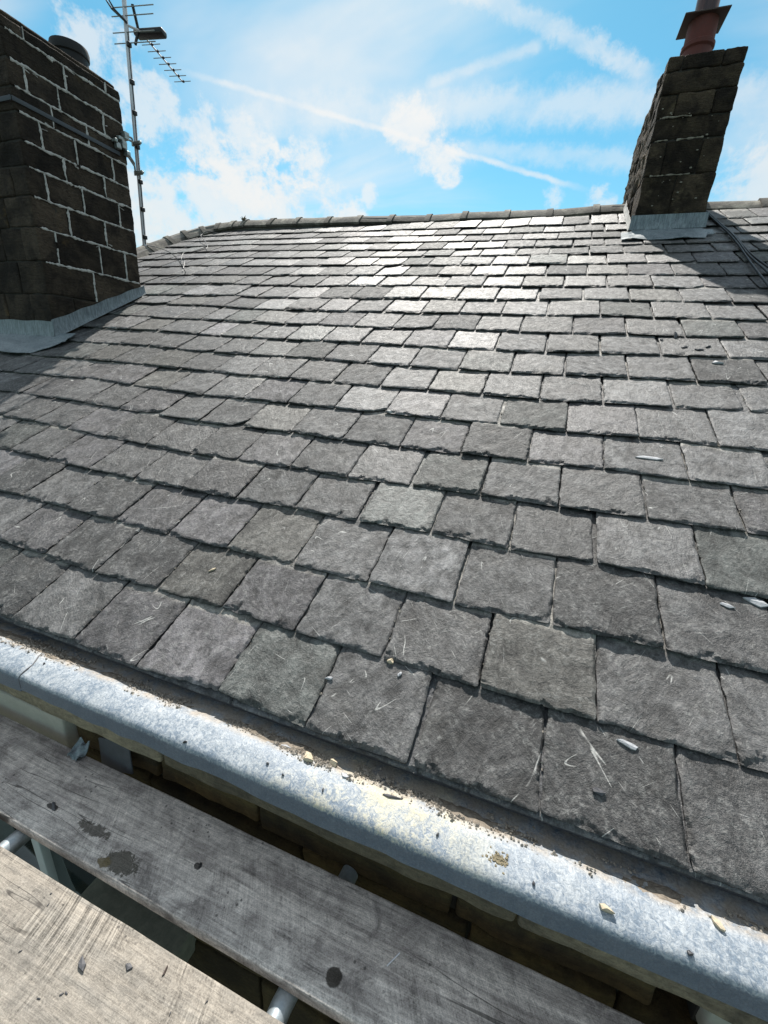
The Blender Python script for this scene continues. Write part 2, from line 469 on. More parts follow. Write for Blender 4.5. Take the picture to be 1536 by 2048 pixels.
# ------------------------------------------------------------------ mesh helpers
def vnoise(x, y, z=0.0, seed=0):
    """value noise in -1..1 on arrays"""
    x = np.asarray(x, float)
    y = np.broadcast_to(np.asarray(y, float), x.shape)
    z = np.broadcast_to(np.asarray(z, float), x.shape)
    xi, yi, zi = np.floor(x).astype(np.int64), np.floor(y).astype(np.int64), np.floor(z).astype(np.int64)
    xf, yf, zf = x - xi, y - yi, z - zi
    xf, yf, zf = [q * q * (3 - 2 * q) for q in (xf, yf, zf)]

    def h(a, b, c):
        n = (a * 374761393 + b * 668265263 + c * 2147483647 + seed * 974634777) & 0xFFFFFFFF
        n = ((n ^ (n >> 13)) * 1274126177) & 0xFFFFFFFF
        n = n ^ (n >> 16)
        return (n & 0xFFFF) / 32767.5 - 1.0
    r = 0
    for dx in (0, 1):
        for dy in (0, 1):
            for dz in (0, 1):
                w = (xf if dx else 1 - xf) * (yf if dy else 1 - yf) * (zf if dz else 1 - zf)
                r = r + w * h(xi + dx, yi + dy, zi + dz)
    return r


def tag(o, label=None, category=None, group=None, kind=None):
    if label:
        o['label'] = label
    if category:
        o['category'] = category
    if group:
        o['group'] = group
    if kind:
        o['kind'] = kind
    return o


def mesh(name, verts, faces, mat, smooth=None, tint=None):
    me = bpy.data.meshes.new(name)
    me.from_pydata([tuple(map(float, v)) for v in verts], [], faces)
    me.materials.append(mat)
    if smooth is not None:
        me.polygons.foreach_set('use_smooth', [True] * len(me.polygons))
        me.set_sharp_from_angle(angle=math.radians(smooth))
    if tint is not None:
        at = me.attributes.new('tint', 'FLOAT_COLOR', 'POINT')
        n = len(me.vertices)
        c = np.tile(np.array([tint, tint, tint, 1.0] if np.isscalar(tint) else [*tint, 1.0]), n)
        at.data.foreach_set('color', c)
    me.update()
    return me


def obj(name, me, parent=None):
    o = bpy.data.objects.new(name, me)
    COL.objects.link(o)
    if parent is not None:
        o.parent = parent
    return o


def empty(name, loc=(0, 0, 0)):
    o = bpy.data.objects.new(name, None)
    COL.objects.link(o)
    o.location = loc
    return o


class Acc:
    """collects faces for one mesh"""
    def __init__(self):
        self.v = []
        self.f = []

    def add(self, verts, faces):
        k = len(self.v)
        self.v.extend(verts)
        self.f.extend([tuple(i + k for i in f) for f in faces])

    def done(self, name, mat, parent=None, smooth=35, tint=None):
        return obj(name, mesh(name, self.v, self.f, mat, smooth, tint), parent)


def rbox(lo, hi, r=0.008, amp=0.0, freq=8.0, step=0.05, seed=0):
    """rounded box with a rough surface"""
    lo = np.array(lo, float)
    hi = np.array(hi, float)
    r = min(r, (hi - lo).min() * 0.45)
    ax = []
    for i in range(3):
        n = max(1, int(math.ceil((hi[i] - lo[i] - 2 * r) / step)))
        n = min(n, 60)
        mid = np.linspace(lo[i] + r, hi[i] - r, n + 1)
        ax.append(np.concatenate([[lo[i], lo[i] + r * 0.35], mid, [hi[i] - r * 0.35, hi[i]]]))
    idx = {}
    V = []
    F = []

    def vid(i, j, k):
        key = (i, j, k)
        if key not in idx:
            idx[key] = len(V)
            V.append((ax[0][i], ax[1][j], ax[2][k]))
        return idx[key]
    n = [len(a) for a in ax]
    for d in range(3):
        a, b2 = (d + 1) % 3, (d + 2) % 3
        for side in (0, n[d] - 1):
            for i in range(n[a] - 1):
                for j in range(n[b2] - 1):
                    q = []
                    for (ii, jj) in ((i, j), (i + 1, j), (i + 1, j + 1), (i, j + 1)):
                        c = [0, 0, 0]
                        c[d] = side
                        c[a] = ii
                        c[b2] = jj
                        q.append(vid(*c))
                    F.append(tuple(q if side else q[::-1]))
    P = np.array(V)
    inn = np.clip(P, lo + r, hi - r)
    dv = P - inn
    ln = np.linalg.norm(dv, axis=1, keepdims=True)
    ln[ln == 0] = 1
    dv = dv / ln
    P = inn + dv * r
    if amp:
        nz = vnoise(P[:, 0] * freq, P[:, 1] * freq, P[:, 2] * freq, seed) + 0.5 * vnoise(P[:, 0] * freq * 2.7, P[:, 1] * freq * 2.7, P[:, 2] * freq * 2.7, seed + 5) \
            + 0.3 * vnoise(P[:, 0] * freq * 7, P[:, 1] * freq * 7, P[:, 2] * freq * 7, seed + 9)
        P = P + dv * (amp * nz)[:, None]
    return P.tolist(), F


def block(name, lo, hi, mat, parent, r=0.008, amp=0.003, freq=9.0, step=0.05, seed=0):
    """one stone with its origin at its own centre"""
    c = (np.array(lo) + np.array(hi)) / 2
    v, f = rbox(lo, hi, r, amp, freq, step, seed)
    v = (np.array(v) - c).tolist()
    o = obj(name, mesh(name, v, f, mat, 40, (seed * 0.377) % 1.0), parent)
    o.location = Vector(c) - (parent.location if parent else Vector())
    return o


def sweep(path, rad, n=10, closed_ends=True):
    P = [Vector(p) for p in path]
    V, F = [], []
    ref = Vector((0, 0, 1))
    prev = None
    for i, p in enumerate(P):
        d = (P[min(i + 1, len(P) - 1)] - P[max(i - 1, 0)]).normalized()
        if prev is None:
            s = d.cross(ref if abs(d.z) < 0.9 else Vector((1, 0, 0))).normalized()
        else:
            s = (prev - d * prev.dot(d)).normalized()
        prev = s
        t = d.cross(s)
        r = rad[i] if hasattr(rad, '__len__') else rad
        for k in range(n):
            a = 2 * math.pi * k / n
            V.append(tuple(p + s * (r * math.cos(a)) + t * (r * math.sin(a))))
    for i in range(len(P) - 1):
        for k in range(n):
            k2 = (k + 1) % n
            F.append((i * n + k, i * n + k2, (i + 1) * n + k2, (i + 1) * n + k))
    if closed_ends:
        F.append(tuple(range(n))[::-1])
        F.append(tuple((len(P) - 1) * n + k for k in range(n)))
    return V, F


def tube(name, path, rad, mat, parent=None, n=10, loc=None):
    v, f = sweep(path, rad, n)
    o = obj(name, mesh(name, v, f, mat, 50), parent)
    return o


def smooth_path(pts, per=6):
    P = [np.array(p, float) for p in pts]
    P = [2 * P[0] - P[1]] + P + [2 * P[-1] - P[-2]]
    out = []
    for i in range(1, len(P) - 2):
        for k in range(per):
            t = k / per
            p0, p1, p2, p3 = P[i - 1], P[i], P[i + 1], P[i + 2]
            out.append(0.5 * ((2 * p1) + (-p0 + p2) * t + (2 * p0 - 5 * p1 + 4 * p2 - p3) * t * t + (-p0 + 3 * p1 - 3 * p2 + p3) * t ** 3))
    out.append(P[-2])
    return [tuple(q) for q in out]


def sheet(name, grid, thick, mat, parent=None, smooth=60):
    """closed thin sheet from an (n, m, 3) grid of points, thickened along its own normals"""
    G = np.array(grid, float)
    du = np.gradient(G, axis=0)
    dv = np.gradient(G, axis=1)
    nn = np.cross(du, dv)
    nn /= np.linalg.norm(nn, axis=2, keepdims=True) + 1e-12
    n, m_ = G.shape[:2]
    top = G.reshape(-1, 3)
    bot = (G - nn * thick).reshape(-1, 3)
    V = np.concatenate([top, bot])
    F = []
    o_ = n * m_
    for i in range(n - 1):
        for j in range(m_ - 1):
            a, b2, c, d = i * m_ + j, (i + 1) * m_ + j, (i + 1) * m_ + j + 1, i * m_ + j + 1
            F.append((a, b2, c, d))
            F.append((d + o_, c + o_, b2 + o_, a + o_))
    for i in range(n - 1):
        a, b2 = i * m_, (i + 1) * m_
        F.append((b2, a, a + o_, b2 + o_))
        a, b2 = i * m_ + m_ - 1, (i + 1) * m_ + m_ - 1
        F.append((a, b2, b2 + o_, a + o_))
    for j in range(m_ - 1):
        a, b2 = j, j + 1
        F.append((a, b2, b2 + o_, a + o_))
        a, b2 = (n - 1) * m_ + j, (n - 1) * m_ + j + 1
        F.append((b2, a, a + o_, b2 + o_))
    return obj(name, mesh(name, V.tolist(), F, mat, smooth), parent)


# ------------------------------------------------------------------ the roof plane
SLOPE = 0.46844
SD, CD = math.sin(SLOPE), math.cos(SLOPE)
RN = np.array([0, -SD, CD])
RU = np.array([1.0, 0, 0])
RV = np.array([0, CD, SD])
RD = 1.2


def RP(u, v, h=0.0):
    return -RN * RD + RU * u + RV * v + RN * h


def roof_z(y):
    return (-RD + SD * y) / CD


def v_of_y(y):
    return (y - RD * SD) / CD


# ------------------------------------------------------------------ ground
g = Acc()
g.add([(-300, -300, -6.2), (300, -300, -6.2), (300, 300, -6.2), (-300, 300, -6.2)], [(0, 1, 2, 3)])
tag(g.done('ground', M['ground'], None, None), kind='structure')

# ------------------------------------------------------------------ roof: slates
roof = empty('slate_roof')
tag(roof, 'weathered grey slate roof slope with a row of stone ridge tiles', 'roof')

COURSES = {
 1: [(-1.691,0.278),(-1.378,0.281),(-1.077,0.274),(-0.768,0.288),(-0.466,0.278),(-0.158,0.280),(0.149,0.281),(0.450,0.277)],
 2: [(-1.863,0.552),(-1.543,0.536),(-1.235,0.542),(-0.936,0.542),(-0.636,0.534),(-0.330,0.532),(-0.035,0.527),(0.271,0.529),(0.583,0.526)],
 3: [(-2.347,0.813),(-2.031,0.802),(-1.706,0.794),(-1.398,0.788),(-1.090,0.788),(-0.783,0.783),(-0.475,0.784),(-0.165,0.779),(0.140,0.787),(0.449,0.791)],
 4: [(-2.829,1.101),(-2.493,1.085),(-2.167,1.069),(-1.845,1.059),(-1.543,1.057),(-1.234,1.060),(-0.928,1.064),(-0.626,1.058),(-0.324,1.070),(-0.027,1.064),(0.267,1.075),(0.587,1.059)],
 5: [(-2.991,1.380),(-2.679,1.363),(-2.336,1.339),(-2.015,1.324),(-1.692,1.311),(-1.397,1.316),(-1.093,1.319),(-0.783,1.307),(-0.475,1.321),(-0.177,1.329),(0.126,1.330),(0.438,1.338),(0.749,1.342)],
 6: [(-3.158,1.655),(-2.840,1.640),(-2.504,1.621),(-2.170,1.603),(-1.849,1.588),(-1.549,1.596),(-1.239,1.590),(-0.931,1.582),(-0.622,1.587),(-0.322,1.589),(-0.019,1.593),(0.294,1.613),(0.605,1.600)],
 7: [(-3.340,1.929),(-3.020,1.935),(-2.685,1.905),(-2.353,1.890),(-2.039,1.868),(-1.726,1.869),(-1.419,1.873),(-1.107,1.867),(-0.800,1.871),(-0.489,1.867),(-0.183,1.869),(0.128,1.862),(0.439,1.878),(0.748,1.869)],
 8: [(-3.499,2.215),(-3.181,2.206),(-2.850,2.196),(-2.500,2.176),(-2.183,2.172),(-1.879,2.154),(-1.567,2.163),(-1.241,2.149),(-0.931,2.144),(-0.635,2.153),(-0.325,2.149),(-0.018,2.144),(0.292,2.164),(0.609,2.166),(0.920,2.189)],
 9: [(-3.719,2.507),(-3.406,2.507),(-3.082,2.501),(-2.771,2.476),(-2.393,2.454),(-2.072,2.456),(-1.773,2.457),(-1.455,2.451),(-1.137,2.440),(-0.833,2.421),(-0.517,2.427),(-0.208,2.426),(0.091,2.444),(0.418,2.456),(0.745,2.460)],
 10: [(-3.578,2.800),(-3.246,2.793),(-2.768,2.769),(-2.537,2.752),(-2.226,2.741),(-1.922,2.736),(-1.610,2.738),(-1.294,2.733),(-0.976,2.730),(-0.657,2.715),(-0.345,2.717),(-0.037,2.721),(0.278,2.748),(0.606,2.758),(0.933,2.759)],
 11: [(-4.116,3.132),(-3.629,3.094),(-3.273,3.066),(-2.982,3.066),(-2.736,3.057),(-2.439,3.049),(-2.099,3.029),(-1.791,3.035),(-1.466,3.022),(-1.152,3.016),(-0.849,3.030),(-0.531,3.027),(-0.224,3.017),(0.110,3.019),(0.434,3.041),(0.754,3.027),(1.067,3.040)],
 12: [(-4.154,3.450),(-3.695,3.422),(-3.249,3.410),(-2.959,3.381),(-2.601,3.345),(-2.277,3.341),(-1.935,3.327),(-1.662,3.323),(-1.332,3.339),(-1.020,3.326),(-0.712,3.341),(-0.397,3.331),(-0.076,3.325),(0.278,3.353),(0.605,3.326),(0.936,3.322)],
 13: [(-3.423,3.688),(-3.041,3.694),(-2.755,3.643),(-2.424,3.650),(-2.096,3.630),(-1.760,3.638),(-1.453,3.644),(-1.124,3.652),(-0.804,3.639),(-0.489,3.632),(-0.165,3.654),(0.158,3.662),(0.478,3.656),(0.807,3.625)],
 14: [(-3.646,4.060),(-3.298,4.031),(-2.973,4.013),(-2.589,3.995),(-2.278,3.963),(-1.940,3.991),(-1.631,3.990),(-1.302,3.988),(-0.983,3.965),(-0.652,3.964),(-0.326,3.945),(0.004,3.961),(0.328,3.960),(0.653,3.943),(0.986,3.915)],
}
LINES = {      # upper courses: the line only, joints follow the bond
 15: [(-3.864,4.371),(-2.629,4.318),(-1.477,4.292),(-0.502,4.263),(0.455,4.258),(1.103,4.222)],
 16: [(-4.300,4.737),(-2.814,4.666),(-1.610,4.618),(-0.594,4.578),(0.751,4.564)],
 17: [(-4.590,5.092),(-3.001,4.997),(-1.713,4.935),(-0.643,4.903),(0.761,4.880)],
 18: [(-3.976,5.391),(-1.808,5.224),(-0.684,5.177),(0.545,5.170)],
 19: [(-4.207,5.726),(-1.920,5.565),(-0.734,5.498),(0.273,5.472)],
 20: [(-4.382,6.036),(-2.027,5.882),(-0.779,5.794),(0.273,5.764)],
 21: [(-4.615,6.356),(-2.145,6.212),(-0.833,6.124),(0.273,6.081)],
 22: [(-4.7,6.70),(3.0,6.42)],
}
U_LEFT, U_RIGHT = -5.85, 3.0
HIP = [(-5.86, 4.0, 0), (-5.847, 5.426, 1.491), (-5.823, 5.944, 1.753), (-5.639, 6.349, 1.957), (-5.457, 6.563, 2.066), (-4.965, 6.655, 2.115)]


def hip_u(v):
    ys = [p[1] for p in HIP]
    return float(np.interp(RD * SD + v * CD, ys, [p[0] for p in HIP]))


def densify(pts):
    out = [pts[0]]
    for a, b in zip(pts, pts[1:]):
        if b[0] - a[0] > 0.42:
            n = int(round((b[0] - a[0]) / 0.32))
            for k in range(1, n):
                out.append((a[0] + (b[0] - a[0]) * k / n, a[1] + (b[1] - a[1]) * k / n))
        out.append(b)
    return out


def extend(pts):
    pts = densify(pts)
    while pts[0][0] > U_LEFT:
        pts.insert(0, (pts[0][0] - random.uniform(0.295, 0.33), pts[0][1] + random.uniform(-0.004, 0.006)))
    while pts[-1][0] < U_RIGHT:
        pts.append((pts[-1][0] + random.uniform(0.295, 0.325), pts[-1][1] + random.uniform(-0.006, 0.004)))
    return pts


ROWS = {}
for k in range(1, 15):
    ROWS[k] = extend(COURSES[k])
for k in range(15, 22):
    L = LINES[k]
    prev = ROWS[k - 1]
    row = []
    for a, b in zip(prev, prev[1:]):
        uu = (a[0] + b[0]) / 2 + random.uniform(-0.025, 0.025)
        row.append((uu, float(np.interp(uu, [p[0] for p in L], [p[1] for p in L])) + random.uniform(-0.006, 0.006)))
    ROWS[k] = extend(row)


def row_v(k, u):
    L = ROWS.get(k) or LINES[22]
    return float(np.interp(u, [p[0] for p in L], [p[1] for p in L]))


def slate_geom(w, dy, L, e, lod, rs, th, corner=0, cleft=0):
    """one riven slate: ragged outline, dressed and flaked edges, closed underneath. x across, y up the roof, z out"""
    edge = {0: [0, .0025, .006, .010, .015, .021], 1: [0, .005, .013], 2: [0, .012]}[lod]
    cs = {0: 0.0065, 1: 0.017, 2: 0.075}[lod]
    rs_ = {0: 0.011, 1: 0.022, 2: 0.10}[lod]
    n = max(2, int((w - 2 * edge[-1]) / cs))
    xs = np.concatenate([edge[:-1], np.linspace(edge[-1], w - edge[-1], n + 1), (w - np.array(edge[:-1]))[::-1]])
    ye = edge + ([.028, .036, .045] if lod == 0 else [.024] if lod == 1 else [])
    m_ = max(2, int((e * 1.08 - ye[-1]) / rs_))
    ys = np.concatenate([ye[:-1], np.linspace(ye[-1], e * 1.08, m_ + 1), [L]])
    X, Y = np.meshgrid(xs, ys, indexing='ij')
    sd = int(rs.integers(1, 1 << 20))
    # flaking: drop of the face near the dressed edges
    z = np.zeros_like(X)
    if lod < 2:
        z += 0.0009 * vnoise(X * 14, Y * 9, 0, sd) + 0.0005 * vnoise(X * 45, Y * 30, 0, sd + 1)
        jag = 1 + 0.45 * vnoise(X * 120, Y * 120, 0, sd + 2)
        for _ in range(int(rs.integers(4, 10))):          # spalled facets along the tail
            c, hw, dp = rs.uniform(-0.02, w + 0.02), rs.uniform(0.012, 0.060), rs.uniform(0.006, 0.022) * (1.8 if rs.random() < 0.25 else 1)
            sk = rs.uniform(-0.6, 0.6)
            q = (1 - np.abs(X - c - sk * Y) / hw) * dp * jag - Y
            z -= np.minimum(np.clip(q, 0, None) * rs.uniform(0.22, 0.75), 0.0085) + np.where(q > 0, rs.uniform(0.0006, 0.0020), 0)
        for side in (0, 1):
            S = X if side == 0 else w - X
            for _ in range(int(rs.integers(8, 15))):
                c, hw, dp = rs.uniform(0, e), rs.uniform(0.006, 0.032), rs.uniform(0.003, 0.013)
                sk = rs.uniform(-0.6, 0.6)
                q = (1 - np.abs(Y - c - sk * S) / hw) * dp * jag - S
                z -= np.minimum(np.clip(q, 0, None) * rs.uniform(0.2, 0.55), 0.005) + np.where(q > 0, rs.uniform(0.0003, 0.001), 0)
        # a shallow delaminated layer somewhere in the face
        if rs.random() < 0.38:
            a0 = rs.uniform(0, 6.28)
            ln = (X - w * rs.uniform(0.2, 0.8)) * math.cos(a0) + (Y - e * rs.uniform(0.2, 0.8)) * math.sin(a0) + 0.022 * vnoise(X * 11, Y * 11, 5, sd) + 0.006 * vnoise(X * 45, Y * 45, 5, sd)
            z -= 0.0018 * np.clip(ln / 0.0025, 0, 1)
    dm = np.minimum(np.minimum(X, w - X), Y)
    z -= 0.0022 * np.clip(1 - dm / 0.005, 0, 1)
    z = np.maximum(z, -th * 0.85)
    # ragged outline
    bo = 0.0016 * vnoise(xs * 14, 0, 0, sd + 7) + 0.0010 * vnoise(xs * 60, 0, 0, sd + 8) + 0.0009 * vnoise(xs * 170, 0, 0, sd + 9)
    for _ in range(int(rs.integers(0, 4))):
        c, hw, dp = rs.uniform(0, w), rs.uniform(0.006, 0.026), rs.uniform(0.002, 0.007)
        bo += dp * np.clip(1 - np.abs(xs - c) / hw, 0, 1)
    rc = rs.uniform(0.003, 0.012, 2)
    bo += np.where(xs < rc[0], rc[0] - np.sqrt(np.clip(rc[0] ** 2 - (rc[0] - xs) ** 2, 0, None)), 0) * 0.8
    xr = w - xs
    bo += np.where(xr < rc[1], rc[1] - np.sqrt(np.clip(rc[1] ** 2 - (rc[1] - xr) ** 2, 0, None)), 0) * 0.8
    if corner:
        cw, cd = rs.uniform(0.09, 0.17), rs.uniform(0.030, 0.060)
        q = np.clip((xs - (w - cw)) / cw, 0, 1) if corner > 0 else np.clip((cw - xs) / cw, 0, 1)
        bo += cd * q ** 1.6
    fall = np.clip(1 - Y / 0.06, 0, 1) if not corner else np.clip(1 - Y / 0.12, 0, 1)
    lo = 0.0022 * vnoise(ys * 24, 1, 0, sd + 3) + 0.0016 * vnoise(ys * 80, 1, 0, sd + 4)
    ro = 0.0022 * vnoise(ys * 24, 2, 0, sd + 5) + 0.0016 * vnoise(ys * 80, 2, 0, sd + 6)
    Xw = X + lo[None, :] * np.clip(1 - X / 0.04, 0, 1) + ro[None, :] * np.clip(1 - (w - X) / 0.04, 0, 1)
    Yw = Y + dy * X / w * np.clip(1 - Y / L, 0, 1) + bo[:, None] * fall
    nx, ny = X.shape
    top = np.stack([Xw, Yw, z], -1).reshape(-1, 3)
    per = [(i, 0) for i in range(nx)] + [(nx - 1, j) for j in range(1, ny)] + [(i, ny - 1) for i in range(nx - 2, -1, -1)] + [(0, j) for j in range(ny - 2, 0, -1)]
    pid = [i * ny + j for i, j in per]
    bot = top[pid].copy()
    bot[:, 2] = -th
    F = []
    for i in range(nx - 1):
        for j in range(ny - 1):
            a = i * ny + j
            F.append((a, a + ny, a + ny + 1, a + 1))
    o_ = nx * ny
    P = len(pid)
    for k in range(P):
        k2 = (k + 1) % P
        F.append((pid[k2], pid[k], o_ + k, o_ + k2))
    F.append(tuple(o_ + k for k in range(P))[::-1])
    V = np.concatenate([top, bot])
    return V, F


PAL = [((0.087, 0.086, 0.087), 0.66), ((0.088, 0.084, 0.088), 0.14), ((0.080, 0.086, 0.082), 0.09), ((0.090, 0.087, 0.080), 0.11)]
GREEN = {(1, 6), (4, 9), (9, 13), (4, 3), (3, 0), (8, 2), (3, 1)}


def set_slate_attrs(me, uvs, tint):
    at = me.attributes.new('tint', 'FLOAT_COLOR', 'POINT')
    at.data.foreach_set('color', np.asarray(tint, np.float32).ravel())
    li = np.zeros(len(me.loops), np.int32)
    me.loops.foreach_get('vertex_index', li)
    lay = me.uv_layers.new(name='suv')
    lay.data.foreach_set('uv', np.asarray(uvs, np.float32)[li].ravel())


def project(p):
    q = np.array(p)
    x, y, zc = q @ np.array(AX), q @ np.array(AY), -(q @ np.array(AZ))
    if zc < 0.05:
        return None
    return 768 + CAM_F * x / zc, 1024 - CAM_F * y / zc


CHL = (-5.35, -4.186, 2.80, 3.78)            # left stack in plan
CHR = (0.572, 1.175, 5.55, 7.28)             # right stack in plan
specs = []
for k in range(1, 22):
    row = ROWS[k]
    for i, (a, b) in enumerate(zip(row, row[1:])):
        umid = (a[0] + b[0]) / 2
        v0 = (a[1] + b[1]) / 2
        v1 = row_v(k + 1, umid)
        hu = hip_u(v0 + 0.14)
        ul, ur = a[0], b[0]
        if ur < hu + 0.05:
            continue
        ul = max(ul, hu + 0.01)
        c = RP(umid, (v0 + v1) / 2)
        inside = False
        for ch in (CHL, CHR):
            if ch[0] + 0.02 < ul and ur < ch[1] - 0.02 and ch[2] < RP(0, v0)[1] and RP(0, v1)[1] < ch[3]:
                inside = True
        if inside:
            continue
        q = [project(RP(uu, vv)) for uu, vv in ((ul, v0), (ur, v0), (ur, v1), (ul, v1))]
        area = 0.0
        if all(q):
            xs = np.clip([t[0] for t in q], 0, 1536)
            ys = np.clip([t[1] for t in q], 0, 2048)
            area = 0.5 * abs(sum(xs[j] * ys[(j + 1) % 4] - xs[(j + 1) % 4] * ys[j] for j in range(4)))
        if umid < -4.1 and RP(0, v0)[1] < 3.6:
            area *= 0.02                      # behind the left stack
        specs.append([area, k, i, ul, ur, a[1], b[1], max(0.16, v1 - v0)])
specs.sort(key=lambda s: -s[0])
SLATE_TH = 0.0110
massV, massF, massUV, massT = [], [], [], []
nv = 0
BASIS = np.stack([RU, RV, RN], 1)
for rank, (area, k, i, ul, ur, va, vb, e) in enumerate(specs):
    rs = np.random.default_rng(1000 * k + int((ul + 9) * 97))
    lod = 0 if area > 5200 else 1 if area > 900 else 2
    gap = rs.uniform(0.003, 0.009) if k < 8 else rs.uniform(0.006, 0.015)
    w = ur - ul - gap
    if rs.random() < 0.08:
        w -= rs.uniform(0.004, 0.012)
    th = SLATE_TH * rs.uniform(0.75, 1.25)
    corner = 0
    if k > 3 and rs.random() < 0.05:
        corner = 1 if rs.random() < 0.7 else -1
    L = 2.08 * e if k < 21 else e + 0.1
    V, F = slate_geom(w, vb - va, L, e, lod, rs, th, corner)
    per_n = len(F[-1])
    slope = (0.0150 + rs.uniform(-0.002, 0.0055)) / e
    lift = rs.uniform(-0.0015, 0.0030) + (rs.uniform(0.002, 0.006) if rs.random() < 0.12 else 0)
    roll = rs.normal(0, 0.011)
    phi = rs.normal(0, 0.0045)
    V = V.copy()
    ko, off = rs.uniform(0, 40, 2)
    ra = rs.uniform(-0.7, 0.7)
    uvs = V[:, :2] @ np.array([[math.cos(ra), math.sin(ra)], [-math.sin(ra), math.cos(ra)]]) + np.array([ko, off])
    ybase = V[:, 1].copy()
    V[:, 2] += -slope * V[:, 1] + lift + roll * (V[:, 0] - w / 2)
    xx, yy = V[:, 0].copy(), V[:, 1].copy()
    V[:, 0] = xx - phi * yy
    V[:, 1] = yy + phi * (xx - w / 2)
    pick = rs.random()
    acc = 0
    for col, p in PAL:
        acc += p
        base = col
        if pick < acc:
            break
    if (k, i) in GREEN:
        base = PAL[2][0]
    base = np.array(base) * 0.77 * math.exp(float(np.clip(rs.normal(0, 0.34), -0.65, 0.75)))
    tint = np.tile(np.array([*base, rs.random()]), (len(V), 1))
    if rs.random() < 0.45 and lod < 2:      # a paler strip that the slate above used to cover
        lim = e - rs.uniform(0.006, 0.026) + 0.006 * vnoise(V[:, 0] * 12, ybase * 3, 0, k)
        f_ = np.clip((ybase - lim) / 0.004, 0, 1)[:, None] * rs.uniform(0.5, 1.0)
        tint[:, :3] = tint[:, :3] * (1 - f_) + np.array([0.235, 0.225, 0.205]) * f_
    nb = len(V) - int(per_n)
    tint[nb:, :3] *= 0.45                    # shade of the course gaps painted into the cut edges
    org = RP(ul + gap / 2, va)
    if rank < 300 and area > 0:
        me = bpy.data.meshes.new('slate')
        me.from_pydata(V.tolist(), [], F)
        me.materials.append(M['slate'])
        me.polygons.foreach_set('use_smooth', [True] * len(me.polygons))
        me.set_sharp_from_angle(angle=math.radians(24))
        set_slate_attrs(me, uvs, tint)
        o = obj('slate', me, roof)
        o.matrix_local = Matrix(np.vstack([np.hstack([BASIS, org[:, None]]), [0, 0, 0, 1]]).tolist())
    else:
        Wv = V @ BASIS.T + org
        massV.append(Wv)
        massF.extend([tuple(q + nv for q in f) for f in F])
        massUV.append(uvs)
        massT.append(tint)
        nv += len(Wv)
me = bpy.data.meshes.new('far_slates')
me.from_pydata(np.concatenate(massV).tolist(), [], massF)
me.materials.append(M['slate'])
me.polygons.foreach_set('use_smooth', [True] * len(me.polygons))
me.set_sharp_from_angle(angle=math.radians(24))
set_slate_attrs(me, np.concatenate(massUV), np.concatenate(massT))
tag(obj('far_slates', me, roof), kind='stuff')

# bedding seen in the open joints, the eaves course and the rear slope
acc = Acc()
pts = []
hv = [(-5.86, 0.30), (-5.86, 5.2), (-5.80, 6.05), (-5.60, 6.5), (-5.4, 6.75), (-4.9, 6.82), (3.0, 6.70), (3.0, 0.30)]
top = [tuple(RP(u, v, -0.050)) for u, v in hv]
bot = [tuple(RP(u, v, -0.110)) for u, v in hv]
n_ = len(hv)
acc.add(top + bot, [tuple(range(n_))[::-1], tuple(range(n_, 2 * n_))] + [(j, (j + 1) % n_, (j + 1) % n_ + n_, j + n_) for j in range(n_)])
acc.done('roof_deck', M['bed'], roof, None)

u0 = -5.85
while u0 < 2.9:
    w = random.uniform(0.52, 0.62)
    V, F = slate_geom(w - 0.006, 0.0, 0.33, 0.30, 1, np.random.default_rng(int((u0 + 9) * 71)), 0.010)
    uvs = V[:, :2] + np.array([random.uniform(0, 30), random.uniform(0, 30)])
    V = V.copy()
    V[:, 2] -= 0.0150 + 0.06 * V[:, 1]
    me = bpy.data.meshes.new('eaves_slate')
    me.from_pydata(V.tolist(), [], F)
    me.materials.append(M['slate'])
    set_slate_attrs(me, uvs, np.tile(np.array([0.085, 0.088, 0.095, 1.0]), (len(V), 1)))
    o = obj('eaves_slate', me, roof)
    org = RP(u0, 0.2715)
    o.matrix_local = Matrix(np.vstack([np.hstack([BASIS, org[:, None]]), [0, 0, 0, 1]]).tolist())
    u0 += w

acc = Acc()
acc.add(*rbox((-5.85, 0.815, -1.005), (3.0, 0.835, -0.955), 0.004, 0.0, step=1.0))
acc.done('eaves_board', M['darkslate'], roof)
acc = Acc()
acc.add([(-5.86, 6.64, 1.93), (3, 6.64, 1.93), (3, 12.2, -1.0), (-5.86, 12.2, -1.0), (-5.86, 6.64, 1.87), (3, 6.64, 1.87), (3, 12.2, -1.06), (-5.86, 12.2, -1.06)],
        [(0, 1, 2, 3), (7, 6, 5, 4), (0, 4, 5, 1), (1, 5, 6, 2), (2, 6, 7, 3), (3, 7, 4, 0)])
o = acc.done('rear_slope', M['darkslate'], roof, None)

